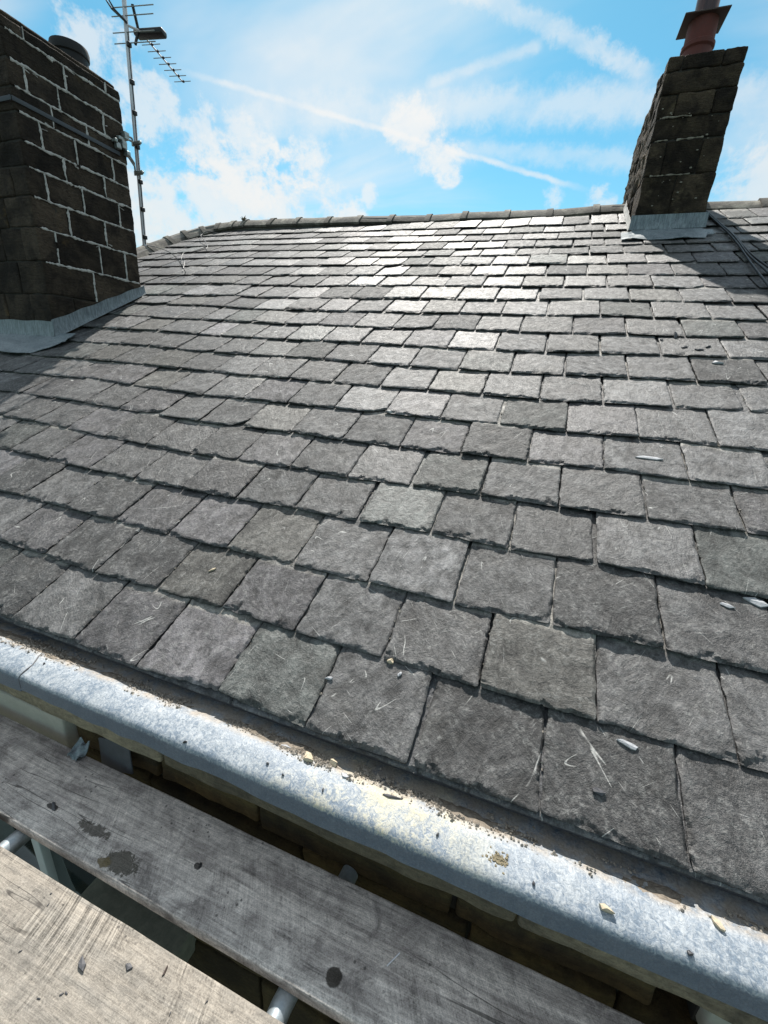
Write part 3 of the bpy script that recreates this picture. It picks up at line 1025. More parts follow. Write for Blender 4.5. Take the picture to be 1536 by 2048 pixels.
# ------------------------------------------------------------------ ridge and hip tiles
RIDGE = [(3.0, 6.6, 2.000), (1.9, 6.6, 2.006), (1.175, 6.6, 2.018), (0.56, 6.6, 2.040), (0.207, 6.6, 2.037), (-0.325, 6.6, 2.024), (-0.85, 6.6, 2.028), (-1.4, 6.6, 2.040),
         (-1.9, 6.6, 2.036), (-2.44, 6.6, 2.047), (-2.94, 6.6, 2.066), (-3.43, 6.6, 2.073), (-3.96, 6.6, 2.085), (-4.43, 6.62, 2.098)]
tail = [(-4.965, 6.655, 2.115), (-5.20, 6.635, 2.098), (-5.457, 6.563, 2.066), (-5.639, 6.349, 1.957), (-5.78, 6.10, 1.832), (-5.83, 5.80, 1.680), (-5.847, 5.426, 1.491), (-5.85, 4.95, 1.253), (-5.85, 4.45, 1.000),
        (-5.85, 3.95, 0.747), (-5.85, 3.45, 0.494), (-5.85, 2.95, 0.241), (-5.85, 2.45, -0.012), (-5.85, 1.95, -0.265), (-5.85, 1.45, -0.518), (-5.85, 0.95, -0.771)]
joints = [Vector(p) for p in RIDGE + tail]
PROF = [(-0.150, -0.112), (-0.125, -0.082), (-0.085, -0.048), (-0.040, -0.012), (0.0, 0.0), (0.040, -0.012), (0.085, -0.048), (0.125, -0.082), (0.150, -0.112)]


def ridge_piece(acc_, p, q, scale, seed, nseg, drop=0.0, t0=None, t1=None):
    d = (q - p).normalized()
    up = Vector((0, 0, 1))
    lat = d.cross(up).normalized()
    up = lat.cross(d).normalized()
    V, F = [], []
    m_ = len(PROF)
    for s in range(nseg + 1):
        c = p.lerp(q, s / nseg)
        for (a, h) in PROF:
            nz = 0.003 * float(vnoise(np.array([c.x * 9 + c.y * 7]), np.array([a * 30]), 0, seed)[0])
            V.append(tuple(c + lat * (a * scale) + up * (h * scale + nz - drop)))
        for (a, h) in reversed(PROF):
            V.append(tuple(c + lat * (a * scale * 0.84) + up * (h * scale - 0.022 - drop)))
    r = 2 * m_
    for s in range(nseg):
        for k_ in range(r):
            k2 = (k_ + 1) % r
            F.append((s * r + k_, s * r + k2, (s + 1) * r + k2, (s + 1) * r + k_))
    F.append(tuple(range(r))[::-1])
    F.append(tuple(nseg * r + k_ for k_ in range(r)))
    F = [f[::-1] for f in F]
    acc_.add(V, F)


for i in range(len(joints) - 1):
    p, q = joints[i], joints[i + 1]
    if p.x < 1.2 and q.x > 0.5:
        continue
    rs = random.Random(i)
    p = p + Vector((0, 0, rs.uniform(-0.006, 0.006)))
    q = q + Vector((0, 0, rs.uniform(-0.006, 0.006)))
    d = (q - p).normalized()
    n_t = 2 if (q - p).length > 0.8 else 1
    for j in range(n_t):
        a, b = p.lerp(q, j / n_t), p.lerp(q, (j + 1) / n_t)
        acc = Acc()
        ridge_piece(acc, a + d * 0.004, b - d * 0.004, 1.0, i, 7)
        o = acc.done('ridge_tile', M['ridge'], roof, 35, rs.random())
        acc = Acc()
        ridge_piece(acc, b - d * 0.055, b + d * 0.020, 1.20, i + 50, 2, -0.014)
        acc.done('collar', M['ridge'], o, 35, rs.random())
acc = Acc()
bedp = [tuple(Vector(p) + Vector((0, 0.0, -0.115))) for p in RIDGE + tail]
V, F = sweep(bedp, 0.105, 10)
V = np.array(V)
V += 0.012 * np.stack([vnoise(V[:, 0] * 11, V[:, 1] * 11, V[:, 2] * 11, s) for s in (1, 2, 3)], 1)
acc.add(V.tolist(), F)
acc.done('mortar_bed', M['bed'], roof)
# tuft of dead moss on the corner of the ridge
acc = Acc()
for k in range(26):
    a, b = random.uniform(0, 6.28), random.uniform(0.2, 1.3)
    p0 = Vector((-4.97, 6.58, 2.085))
    p1 = p0 + Vector((math.cos(a) * math.cos(b), math.sin(a) * math.cos(b), math.sin(b))) * random.uniform(0.03, 0.10)
    acc.add(*sweep([tuple(p0), tuple(p0.lerp(p1, 0.6) + Vector((0, 0, 0.01))), tuple(p1)], [0.006, 0.005, 0.002], 5))
tag(acc.done('moss_tuft', M['moss'], None), 'dry brown tuft of moss on the bend of the ridge', 'moss')


# ------------------------------------------------------------------ left chimney
def ragged_strip(acc_, a, b, half, nrm, side, seed, hole=0.25):
    """line of proud pointing mortar between a and b"""
    a, b = np.array(a, float), np.array(b, float)
    ln = np.linalg.norm(b - a)
    n = max(4, int(ln / 0.012))
    t = np.linspace(0, 1, n + 1)
    wv = half * (1.0 + 0.5 * vnoise(t * ln * 24, seed, 0, seed) + 0.55 * vnoise(t * ln * 80, seed, 0, seed + 3))
    keep = vnoise(t * ln * 7, seed * 1.7, 0, seed + 9) > -1 + hole * 2
    cen = 0.005 * vnoise(t * ln * 16, seed * 0.3, 0, seed + 5)
    nrm, side = np.array(nrm, float), np.array(side, float)
    for i in range(n):
        if not (keep[i] and keep[i + 1]):
            continue
        ring = []
        for j in (i, i + 1):
            c = a + (b - a) * t[j] + side * cen[j]
            w = max(0.002, wv[j])
            ring += [c - side * w, c - side * w * 0.45 + nrm * 0.0065, c + side * w * 0.45 + nrm * 0.0065, c + side * w]
        acc_.add([tuple(x) for x in ring], [(0, 1, 5, 4), (1, 2, 6, 5), (2, 3, 7, 6), (0, 4, 7, 3)][:3])


stackL = empty('chimney_stack', (-4.77, 3.29, 0.1))
tag(stackL, 'broad soot-black stone chimney stack with white mortar lines at the left edge', 'chimney')
X0, X1, Y0, Y1 = CHL
rows = [(2.205, 2.290, [2.96, 3.63]), (2.035, 2.205, [3.25]), (1.865, 2.035, [2.92, 3.17, 3.57]), (1.712, 1.865, [3.09, 3.39]),
        (1.525, 1.712, [2.97, 3.26, 3.61]), (1.355, 1.525, [3.13, 3.50]), (1.155, 1.355, [2.95, 3.26, 3.62]), (0.935, 1.155, [3.10, 3.44]),
        (0.685, 0.935, [2.95, 3.35, 3.62]), (0.430, 0.685, [3.25]), (0.190, 0.430, [3.02, 3.40]), (-0.05, 0.190, [3.2]), (-0.30, -0.05, [2.98])]
sd = 1
mort = Acc()
for ri, (z0, z1, js) in enumerate(rows):
    ys = [Y0] + js + [Y1]
    g_ = 0.0045
    q = random.uniform(0.28, 0.48) if ri % 2 else random.uniform(0.16, 0.26)
    for j, (ya, yb) in enumerate(zip(ys, ys[1:])):
        sd += 1
        xin = X1 - (q if j == 0 else 0.12)
        pr = random.uniform(-0.004, 0.006)
        lo = (xin, ya + (g_ if j else random.uniform(-0.004, 0.004)), z0 + g_)
        hi = (X1 + pr, yb - (g_ if yb < Y1 else 0), z1 - g_)
        block('stone_block', lo, hi, M['soot'], stackL, 0.012, 0.0065, 9.0, 0.022, sd)
    x = X1 - q
    while x > X0 + 0.05:
        sd += 1
        w = min(random.uniform(0.26, 0.44), x - X0)
        block('stone_block', (x - w + 0.003, Y0 + random.uniform(-0.005, 0.005), z0 + 0.003), (x - 0.003, Y0 + 0.12, z1 - 0.003), M['soot'], stackL, 0.012, 0.006, 8.0, 0.035, sd)
        x -= w
    # pointing
    if ri > 0 and ri < 10:
        ragged_strip(mort, (X1 + 0.001, Y0 + 0.03, z1), (X1 + 0.001, Y1 - 0.02, z1), 0.0085, (1, 0, 0), (0, 0, 1), 31 + ri, 0.04 if ri < 8 else 0.12)
    if ri < 10:
        for j, yy in enumerate(js):
            ragged_strip(mort, (X1 + 0.001, yy, z0 + 0.004), (X1 + 0.001, yy, z1 - 0.004), 0.0080, (1, 0, 0), (0, -1, 0), 77 + ri * 5 + j, 0.03)
for k in range(24):        # smears beside the joints
    ri = random.randrange(1, 9)
    z0, z1, js = rows[ri]
    if random.random() < 0.6:
        yy, zz_ = random.uniform(Y0 + 0.05, Y1 - 0.05), z1 + random.uniform(-0.022, 0.010)
    else:
        yy, zz_ = random.choice(js) + random.uniform(-0.015, 0.015), random.uniform(z0, z1)
    ragged_strip(mort, (X1 + 0.002, yy, zz_), (X1 + 0.002, yy + random.uniform(0.02, 0.07), zz_ + random.uniform(-0.012, 0.012)), random.uniform(0.002, 0.006), (1, 0, 0), (0, 0, 1), 300 + k, 0.0)
o = obj('mortar', mesh('mortar', mort.v, mort.f, M['mortar'], 50), stackL)
o.location = -stackL.location
acc = Acc()
acc.add(*rbox((X0, Y0 + 0.012, -0.6), (X1 - 0.010, Y1 - 0.001, 2.285), 0.004, 0, step=1))
o = acc.done('core', M['core'], stackL)
o.location = -stackL.location
xs_ = [X0, -4.92, -4.55, X1]
for j, (xa, xb) in enumerate(zip(xs_, xs_[1:])):
    sd += 1
    block('coping_stone', (xa + 0.003, Y0 + 0.02, 2.292), (xb - 0.003 - (0.02 if xb == X1 else 0), Y1 - 0.02, 2.325), M['soot2'], stackL, 0.014, 0.004, 8, 0.05, sd)


def turned(acc_, cx, cy, prof, n=28):
    V, F = [], []
    for (r, z) in prof:
        for k in range(n):
            a = 2 * math.pi * k / n
            V.append((cx + r * math.cos(a), cy + r * math.sin(a), z))
    for i in range(len(prof) - 1):
        for k in range(n):
            k2 = (k + 1) % n
            F.append((i * n + k, i * n + k2, (i + 1) * n + k2, (i + 1) * n + k))
    F.append(tuple(range(n))[::-1])
    F.append(tuple((len(prof) - 1) * n + k for k in range(n)))
    acc_.add(V, F)


acc = Acc()
turned(acc, -4.60, 3.66, [(0.175, 2.31), (0.165, 2.34), (0.145, 2.36), (0.14, 2.52), (0.152, 2.53), (0.155, 2.575), (0.148, 2.60), (0.118, 2.60), (0.112, 2.58), (0.110, 2.40)])
o = acc.done('chimney_pot', M['black_clay'], stackL)
o.location = -stackL.location

# lead work of the left stack
def wavy(G, amp, f, seed, axis):
    G = np.array(G, float)
    nz = vnoise(G[..., 0] * f, G[..., 1] * f, G[..., 2] * f, seed) + 0.5 * vnoise(G[..., 0] * f * 3, G[..., 1] * f * 3, G[..., 2] * f * 3, seed + 1)
    return G + amp * nz[..., None] * np.array(axis)


lw = empty('dummy')
bpy.data.objects.remove(lw)
ys = np.linspace(Y0 - 0.02, Y1 + 0.02, 36)
gr = []
for y in ys:
    zr = roof_z(y)
    top_ = zr + 0.155 - 0.06 * (y - Y0) + 0.004 * math.sin(y * 23) + (0.05 if y < Y0 + 0.13 else 0) * 0.0
    gr.append([(X1 + 0.016 + 0.020 * (1 - k / 7) ** 3, y, zr + 0.012 + (top_ - zr - 0.012) * k / 7) for k in range(8)])
gr = wavy(gr, 0.0035, 14, 3, (1, 0, 0.3))
o = sheet('side_flashing', gr[:, ::-1], 0.004, M['flash'], stackL)
o.location = -stackL.location
xs = np.linspace(X0 - 0.02, X1 + 0.03, 40)
gr = []
zb = roof_z(Y0)
for x in xs:
    gr.append([(x, Y0 - 0.016 - 0.012 * (1 - k / 6) ** 2, zb + 0.015 + 0.125 * k / 6 + (0.003 * math.sin(x * 17) if k == 6 else 0)) for k in range(7)])
o = sheet('front_flashing', wavy(gr, 0.004, 12, 8, (0, 1, 0.2)), 0.004, M['flash'], stackL)
o.location = -stackL.location
gr = []
for x in np.linspace(X0 - 0.05, -3.97, 48):
    vb_ = v_of_y(2.52 + 0.02 * math.sin(x * 9) + max(0, (x + 4.10)) * 1.2)
    vt_ = v_of_y(Y0 - 0.012 if x < X1 + 0.02 else Y0 + 0.05)
    gr.append([tuple(RP(x, vb_ + (vt_ - vb_) * k / 12, 0.012 + 0.014 * (k / 12) + 0.006 * math.sin(k * 1.3 + x * 11) * (1 - k / 12))) for k in range(13)])
o = sheet('apron_flashing', wavy(gr, 0.004, 10, 21, (0, -0.45, 0.9)), 0.004, M['flash'], stackL)
o.location = -stackL.location

# ------------------------------------------------------------------ right chimney
stackR = empty('chimney_stack', (0.87, 6.4, 1.6))
tag(stackR, 'tall narrow rough stone chimney stack astride the ridge with red pot', 'chimney')
X0, X1, Y0, Y1 = CHR
rows = [(2.742, 2.862, [0.69, 1.005]), (2.575, 2.742, []), (2.392, 2.575, [0.71, 1.01]), (2.215, 2.392, []), (1.935, 2.215, [0.707, 1.01]), (1.60, 1.935, [0.86]), (1.30, 1.60, [])]
for ri, (z0, z1, js) in enumerate(rows):
    xs = [X0] + js + [X1]
    corner_y = Y0 + (0.42 if ri % 2 else 0.22)
    for j, (xa, xb) in enumerate(zip(xs, xs[1:])):
        sd += 1
        last = corner_y if j == 0 else (Y0 + 0.3 if xb == X1 else Y0 + 0.12)
        block('stone_block', (xa + (0.003 if j else -0.004), Y0 + random.uniform(-0.010, 0.008), z0 + 0.003), (xb - (0.003 if xb < X1 else -0.004), last, z1 - 0.003), M['soot2'], stackR, 0.016, 0.010, 8.0, 0.025, sd)
    y = corner_y
    while y < Y1 - 0.02:
        sd += 1
        w = random.uniform(0.22, 0.42)
        if Y1 - (y + w) < 0.12:
            w = Y1 - y
        block('stone_block', (X0 + random.uniform(-0.030, 0.004), y + 0.004, z0 + 0.003), (X0 + 0.12, y + w - 0.004, z1 - 0.003), M['soot2'], stackR, 0.022, 0.018, 10.0, 0.03, sd)
        y += w
acc = Acc()
acc.add(*rbox((X0 + 0.014, Y0 + 0.02, 1.0), (X1 - 0.001, Y1 - 0.001, 2.855), 0.006, 0, step=1))
o = acc.done('core', M['core'], stackR)
o.location = -stackR.location
mort = Acc()
for z, a, b, s in ((1.935, 0.62, 0.96, 5), (2.392, 0.60, 0.86, 6), (2.215, 0.60, 1.0, 8)):
    ragged_strip(mort, (a, Y0 - 0.004, z), (b, Y0 - 0.004, z), 0.006, (0, -1, 0), (0, 0, 1), s, 0.3)
for k in range(26):
    x, z = random.uniform(0.6, 1.14), random.uniform(1.68, 2.5)
    s = random.uniform(0.003, 0.010)
    v, f = rbox((x - s, Y0 - 0.016, z - s * 0.6), (x + s, Y0 - 0.008, z + s * 0.6), 0.003, 0.001, 60, 0.01, k)
    mort.add(v, f)
o = obj('mortar', mesh('mortar', mort.v, mort.f, mat_plain('stained_mortar', (0.26, 0.235, 0.19), 0.95, var=0.4), 50), stackR)
tag(o, kind='stuff')
o.location = -stackR.location
acc = Acc()
turned(acc, 0.83, 5.90, [(0.150, 2.84), (0.142, 2.90), (0.128, 2.94), (0.124, 3.03), (0.139, 3.045), (0.139, 3.075), (0.125, 3.09), (0.121, 3.25)])
pot = acc.done('chimney_pot', M['clay'], stackR)
pot.location = -stackR.location
acc = Acc()
acc.add(*rbox((0.645, 5.745, 3.250), (1.005, 6.085, 3.262), 0.003, 0, step=1))
o = acc.done('cap_plate', M['plate'], pot)
acc = Acc()
turned(acc, 0.835, 5.93, [(0.108, 3.262), (0.108, 3.285), (0.096, 3.287), (0.096, 4.1), (0.13, 4.12), (0.13, 4.2)])
acc.done('flue_pipe', M['flue'], pot)
xs = np.linspace(X0 - 0.035, X1 + 0.03, 30)
zb = roof_z(Y0)
gr = [[(x, Y0 - 0.022 - 0.016 * (1 - k / 6) ** 2, zb + 0.01 + 0.130 * k / 6) for k in range(7)] for x in xs]
o = sheet('front_flashing', wavy(gr, 0.006, 16, 14, (0, 1, 0.25)), 0.004, M['flash'], stackR)
o.location = -stackR.location
gr = []
for x in np.linspace(0.46, 1.25, 30):
    vb_ = v_of_y(5.25 + 0.015 * math.sin(x * 13) + (0.10 if x > 1.19 else 0))
    vt_ = v_of_y(Y0 - 0.02) if X0 - 0.03 < x < X1 + 0.02 else v_of_y(Y0 - 0.10)
    gr.append([tuple(RP(x, vb_ + (vt_ - vb_) * k / 10, 0.012 + 0.012 * (k / 10) + 0.006 * math.sin(k * 1.1 + x * 15) * (1 - k / 10))) for k in range(11)])
o = sheet('apron_flashing', wavy(gr, 0.005, 13, 4, (0, -0.45, 0.9)), 0.004, M['flash'], stackR)
o.location = -stackR.location
ys = np.linspace(Y0 - 0.02, 6.55, 26)
gr = [[(X0 - 0.030 - 0.014 * (1 - k / 4) ** 2, y, roof_z(y) + 0.012 + 0.075 * k / 4) for k in range(5)] for y in ys]
o = sheet('side_flashing', wavy(gr, 0.006, 15, 24, (1, 0, 0.2)), 0.004, M['mortar'], stackR)
o.location = -stackR.location

# ------------------------------------------------------------------ television aerial
aer = empty('tv_aerial', (-4.262, 3.95, 1.075))
tag(aer, 'tall aluminium mast with television aerial strapped to the left chimney', 'aerial')
AO = Vector(aer.location)


def apart(name, acc_, mat, parent=None, smooth=45):
    o = acc_.done(name, mat, parent or aer, smooth)
    o.location = -AO if parent is None else (0, 0, 0)
    return o


MB, MT = Vector((-4.262, 3.95, 1.075)), Vector((-4.178, 3.95, 3.36))


def mast_at(z):
    return MB.lerp(MT, (z - MB.z) / (MT.z - MB.z))


acc = Acc()
acc.add(*sweep([tuple(MB), tuple(MT)], 0.0195, 14))
apart('mast', acc, M['alu'])
cab = [tuple(mast_at(z) + Vector((0.021 + 0.004 * math.sin(z * 9), -0.006, 0))) for z in np.linspace(1.09, 2.80, 30)]
acc = Acc()
acc.add(*sweep(cab, 0.0042, 7))
apart('aerial_lead', acc, M['black'])
for z in (1.155, 1.405, 1.645, 1.935, 2.205, 2.44, 2.715):
    acc = Acc()
    p = mast_at(z)
    acc.add(*rbox((p.x + 0.008, p.y - 0.026, z - 0.020), (p.x + 0.038, p.y + 0.012, z + 0.016), 0.005, 0, step=1))
    apart('cable_clip', acc, M['black'])
for z, dz in ((1.955, 0.0), (1.712, -0.02)):
    acc = Acc()
    p = mast_at(z)
    root = Vector((-4.195, 3.775, z + (0.0 if dz == 0 else 0.13)))
    for s in (-0.013, 0.013):
        acc.add(*sweep([tuple(root + Vector((0, 0, s))), tuple(root.lerp(p, 0.5) + Vector((0.03, 0, s + dz))), tuple(p + Vector((-0.02, -0.02, s)))], 0.009, 6))
    acc.add(*rbox((p.x - 0.03, p.y - 0.030, z - 0.020), (p.x + 0.085, p.y - 0.022, z + 0.020), 0.003, 0, step=1))
    acc.add(*rbox((p.x + 0.020, p.y - 0.050, z - 0.012), (p.x + 0.100, p.y - 0.022, z + 0.010), 0.004, 0.002, 40, 0.01, 2))
    apart('mast_bracket', acc, M['zinc'])
acc = Acc()
for k, (dy, z, h, w) in enumerate([(-0.09, 1.83, 0.05, 0.05), (-0.03, 1.86, 0.07, 0.05), (0.0, 1.94, 0.06, 0.05), (-0.05, 1.90, 0.03, 0.06), (-0.12, 1.86, 0.03, 0.03), (0.0, 1.80, 0.04, 0.04)]):
    acc.add(*rbox((-4.180, 3.76 + dy - w / 2, z - h / 2), (-4.140 + 0.008 * (k % 3), 3.76 + dy + w / 2, z + h / 2), 0.006, 0.004, 40, 0.012, k))
apart('corner_clamp', acc, M['zinc'])
acc = Acc()
zs = 1.775
acc.add(*rbox((-4.178, 2.788, zs - 0.014), (-4.172, 3.70, zs + 0.018), 0.0025, 0, step=1))
acc.add(*rbox((-5.36, 2.780, zs - 0.014), (-4.178, 2.786, zs + 0.018), 0.0025, 0, step=1))
apart('chimney_strap', acc, M['strap'])
E_ = Vector((0.986, 0.168, 0))
B_ = Vector((-0.168, 0.986, 0))
P0 = Vector((-4.10, 4.0, 2.835))
acc = Acc()
acc.add(*sweep([(-4.102, 3.955, 2.993), tuple(Vector((-4.112, 3.955, 2.85)) + B_ * 0.06), (-4.113, 3.955, 2.713)], 0.013, 6))
refl = apart('reflector_frame', acc, M['black'])
for zc, cx in ((2.975, -4.10), (2.915, -4.11), (2.80, -4.118), (2.722, -4.113)):
    c = Vector((cx, 3.95, zc))
    acc = Acc()
    acc.add(*sweep([tuple(c - E_ * 0.215), tuple(c + E_ * 0.215)], 0.0042, 6))
    apart('reflector_rod', acc, M['zinc'], refl)
acc = Acc()
acc.add(*rbox((-0.15, -0.045, -0.026), (0.15, 0.045, 0.026), 0.018, 0, step=0.2))
rot = Matrix.Rotation(math.atan2(0.168, 0.986), 3, 'Z')
acc.v = [tuple(rot @ Vector(v) + Vector((-4.03, 4.06, 2.835))) for v in acc.v]
apart('dipole_box', acc, M['black'])
acc = Acc()
tip = Vector((-4.235, 4.665, 2.800))
acc.add(*sweep([tuple(P0), tuple(tip)], 0.0065, 8))
acc.add(*sweep([tuple(mast_at(2.86)), tuple(P0)], 0.010, 8))
boom = apart('boom', acc, M['alu'])
for k in range(8):
    c = P0.lerp(tip, 0.12 + 0.865 * k / 7)
    acc = Acc()
    acc.add(*sweep([tuple(c - E_ * 0.098), tuple(c + E_ * 0.098)], 0.0034, 6))
    d = apart('director_rod', acc, M['zinc'], boom)
    acc = Acc()
    acc.add(*rbox(tuple(c + E_ * 0.012 - Vector((0.009, 0.009, 0.009))), tuple(c + E_ * 0.012 + Vector((0.009, 0.009, 0.009))), 0.003, 0, step=1))
    apart('rod_clip', acc, M['black'], d)
for a, b in (((-4.165, 3.93, 2.86), (-4.36, 3.86, 3.06)), ((-4.165, 3.93, 2.86), (-4.29, 3.84, 3.03))):
    acc = Acc()
    acc.add(*sweep([a, tuple(Vector(a).lerp(Vector(b), 0.6) + Vector((0.0, 0, -0.03))), b], [0.010, 0.009, 0.004], 6))
    apart('rear_arm', acc, M['black'])

# ------------------------------------------------------------------ cables
p = smooth_path([(-4.256, 3.95, 1.085), (-4.211, 4.05, 1.089), (-4.122, 4.15, 1.059), (-4.116, 4.25, 1.008), (-4.149, 4.35, 0.949), (-4.19, 4.42, 0.905), tuple(RP(-4.25, 4.30, 0.006)), tuple(RP(-4.40, 4.16, 0.006))])
tag(tube('aerial_cable', p, 0.0042, M['cable_w'], None, 8), 'pale aerial cable drooping from the foot of the mast onto the slates', 'cable')
lp = [(-4.305, 4.444), (-4.514, 4.758), (-4.733, 4.946), (-4.872, 5.188), (-4.78, 5.277), (-4.676, 5.341), (-4.695, 5.467), (-5.004, 5.818), (-5.269, 6.08), (-5.45, 6.30), (-5.42, 6.44), (-5.20, 6.40)]
p = smooth_path([tuple(RP(u, v, 0.012 + 0.03 * abs(math.sin(i * 1.7)))) for i, (u, v) in enumerate(lp)])
tag(tube('looped_cable', p, 0.0045, M['black'], None, 8), 'loose black cable curling over the slates below the ridge bend', 'cable')
for nm, lab, pts, s in (('roof_cable', 'black roof cable beside the right chimney, uppermost of the three', [(1.30, 6.52), (1.357, 5.837), (1.39, 5.284), (1.405, 4.746), (1.445, 4.26), (1.47, 3.91), (1.50, 3.2), (1.52, 2.4)], 0.0),
                        ('roof_cable', 'black roof cable beside the right chimney, lowest of the three', [(1.28, 6.50), (1.345, 5.577), (1.362, 5.078), (1.355, 4.562), (1.343, 4.191), (1.343, 3.857), (1.325, 3.478), (1.30, 2.6)], 0.004),
                        ('roof_cable', 'black roof cable beside the right chimney, between two others', [(1.29, 6.51), (1.350, 5.773), (1.374, 5.214), (1.377, 4.66), (1.400, 4.154), (1.412, 3.738), (1.43, 3.0)], 0.008)):
    p = smooth_path([(1.19, 6.62, 2.05)] + [tuple(RP(u, v, 0.012 + s + 0.004 * math.sin(v * 5))) for u, v in pts])
    tag(tube(nm, p, 0.0075, M['black'], None, 8), lab, 'cable', 'cables beside the right chimney')


# ------------------------------------------------------------------ lead gutter edge
LP = [(0.95, -1.026), (0.88, -1.026), (0.83, -1.024), (0.79, -1.020), (0.770, -1.014), (0.755, -1.006), (0.745, -1.0005), (0.733, -0.998), (0.715, -0.999), (0.698, -1.002), (0.680, -1.006), (0.666, -1.0105), (0.6585, -1.0145), (0.6545, -1.020), (0.6525, -1.028), (0.6520, -1.040), (0.6520, -1.053), (0.6520, -1.066)]


def lead_z(y):
    ys = [q[0] for q in LP][::-1]
    zs = [q[1] for q in LP][::-1]
    return float(np.interp(y, ys, zs))


gut = empty('lead_gutter', (-1.4, 0.70, -1.02))
tag(gut, 'lead-covered eaves edge with white and yellow patina below the slates', 'gutter')
for xa, xb, lift, sd_ in ((-5.9, -1.433, 0.0, 3), (-1.436, 2.9, 0.0035, 8)):
    n = int((xb - xa) / 0.018)
    gr = []
    for x in np.linspace(xa, xb, n):
        row = []
        for j, (y, z) in enumerate(LP):
            k = j / (len(LP) - 1)
            wob = 0.0045 * float(vnoise(np.array([x * 3.1]), np.array([0.3]), 0, sd_)[0]) + 0.0026 * float(vnoise(np.array([x * 17]), np.array([y * 40]), 0, sd_)[0])
            yy = y + 0.006 * float(vnoise(np.array([x * 2.2]), np.array([1.0]), 0, 5)[0]) * k ** 2 + wob * 0.6 * k
            zz_ = z + wob + lift
            if j == len(LP) - 1:
                zz_ += 0.008 * float(vnoise(np.array([x * 6.5]), np.array([4.0]), 0, 7)[0])
                yy -= 0.002
            row.append((x, yy, zz_))
        gr.append(row)
    o = sheet('lead_sheet', np.array(gr), 0.0032, M['lead'], gut, 70)
    o.location = -gut.location
# the dressed-over edge where the two sheets lap
acc = Acc()
lapl = [(-1.433 - 0.035 * max(0, (y - 0.70)) / 0.05, y, z + 0.0055) for (y, z) in LP[6:]]
acc.add(*sweep([(-1.40, 0.752, -1.002), (-1.445, 0.738, -0.999)] + lapl, 0.0022, 6))
o = acc.done('lap_edge', M['darkslate'], gut)
o.location = -gut.location

# ------------------------------------------------------------------ front wall
wall = empty('stone_wall', (-1.4, 0.75, -6.2))
tag(wall, 'brown sandstone house front below the lead edge behind the scaffold', 'wall')
sd = 400
xs_ = [-5.88, -4.9, -3.85, -2.8, -1.86, -0.86, 0.133, 1.12, 2.1, 2.95]
for a, b in zip(xs_, xs_[1:]):
    sd += 1
    block('cornice_stone', (a + 0.003, 0.6585 + random.uniform(-0.002, 0.002), -1.128), (b - 0.003, 0.98, -1.034), M['cornice'], wall, 0.010, 0.004, 9, 0.035, sd)
z = -1.131
for ci_, h in enumerate([0.215, 0.19, 0.20, 0.21, 0.22, 0.24, 0.24, 0.24, 0.24]):
    x = -5.88 + (0.0 if ci_ % 2 else -0.2)
    forced = [-2.66, -1.37, -0.984, -0.593, 0.0, 0.465] if ci_ == 0 else None
    cuts = [x]
    while cuts[-1] < 2.9:
        cuts.append(cuts[-1] + random.uniform(0.34, 0.62))
    if forced:
        cuts = [c for c in cuts if c < -2.9] + forced + [0.545, 1.0, 1.55, 2.1, 2.6, 2.95]
    for a, b in zip(cuts, cuts[1:]):
        sd += 1
        if ci_ == 0 and a == -2.66:
            continue                       # the painted lintel sits here
        if ci_ == 0 and a == 0.465:
            continue                       # an open dark slot
        if 1 <= ci_ <= 7 and b > -2.62 and a < -1.40:
            if a < -2.62 < b:
                b = -2.62
            elif a < -1.40 < b:
                a = -1.40
            else:
                continue                   # window opening
        if b - a < 0.05:
            continue
        mt_ = M['cream'] if (ci_ == 0 and abs(a - 0.545) < 0.01) else M['wall']
        block('wall_stone', (a + 0.005, 0.738 + random.uniform(-0.006, 0.006), z - h + 0.005), (b - 0.005, 0.86, z - 0.005), mt_, wall, 0.012, 0.007, 9, 0.045, sd)
    z -= h
block('lintel_stone', (-2.66, 0.712, -1.362), (-1.380, 0.86, -1.222), M['cream'], wall, 0.010, 0.001, 9, 0.05, 900)
block('wall_stone', (-2.655, 0.738, -1.217), (-1.385, 0.86, -1.140), M['wall'], wall, 0.010, 0.005, 9, 0.05, 901)
acc = Acc()
for lo, hi in (((-5.87, 0.762, -6.2), (-2.63, 1.15, -1.045)), ((-1.39, 0.762, -6.2), (0.462, 1.15, -1.045)), ((0.545, 0.762, -6.2), (2.94, 1.15, -1.045)), ((-2.63, 0.762, -6.2), (-1.39, 1.15, -2.95)), ((-2.63, 0.762, -1.30), (-1.39, 1.15, -1.045)), ((0.462, 0.90, -6.2), (0.545, 1.15, -1.045))):
    acc.add(*rbox(lo, hi, 0.002, 0, step=5))
o = acc.done('core', M['core'], wall)
o.location = -wall.location
acc = Acc()
acc.add(*rbox((-2.60, 0.84, -2.95), (-1.41, 0.846, -1.37), 0.001, 0, step=5))
win = acc.done('window', M['glass'], wall)
win.location = -wall.location
for lo, hi in (((-1.475, 0.80, -2.95), (-1.402, 0.86, -1.364)), ((-2.618, 0.80, -2.95), (-2.545, 0.86, -1.364)), ((-2.545, 0.802, -2.95), (-1.475, 0.858, -2.88)), ((-2.545, 0.802, -1.43), (-1.475, 0.858, -1.366)), ((-2.04, 0.804, -2.88), (-1.98, 0.856, -1.43))):
    acc = Acc()
    acc.add(*rbox(lo, hi, 0.006, 0, step=5))
    acc.done('frame', M['upvc'], win)
o = block('sill', (-1.432, 0.600, -2.235), (-0.925, 0.80, -2.095), mat_plain('sill_paint', (0.20, 0.195, 0.15), 0.8, var=0.35, scale=26), wall, 0.022, 0.002, 9, 0.06, 903)

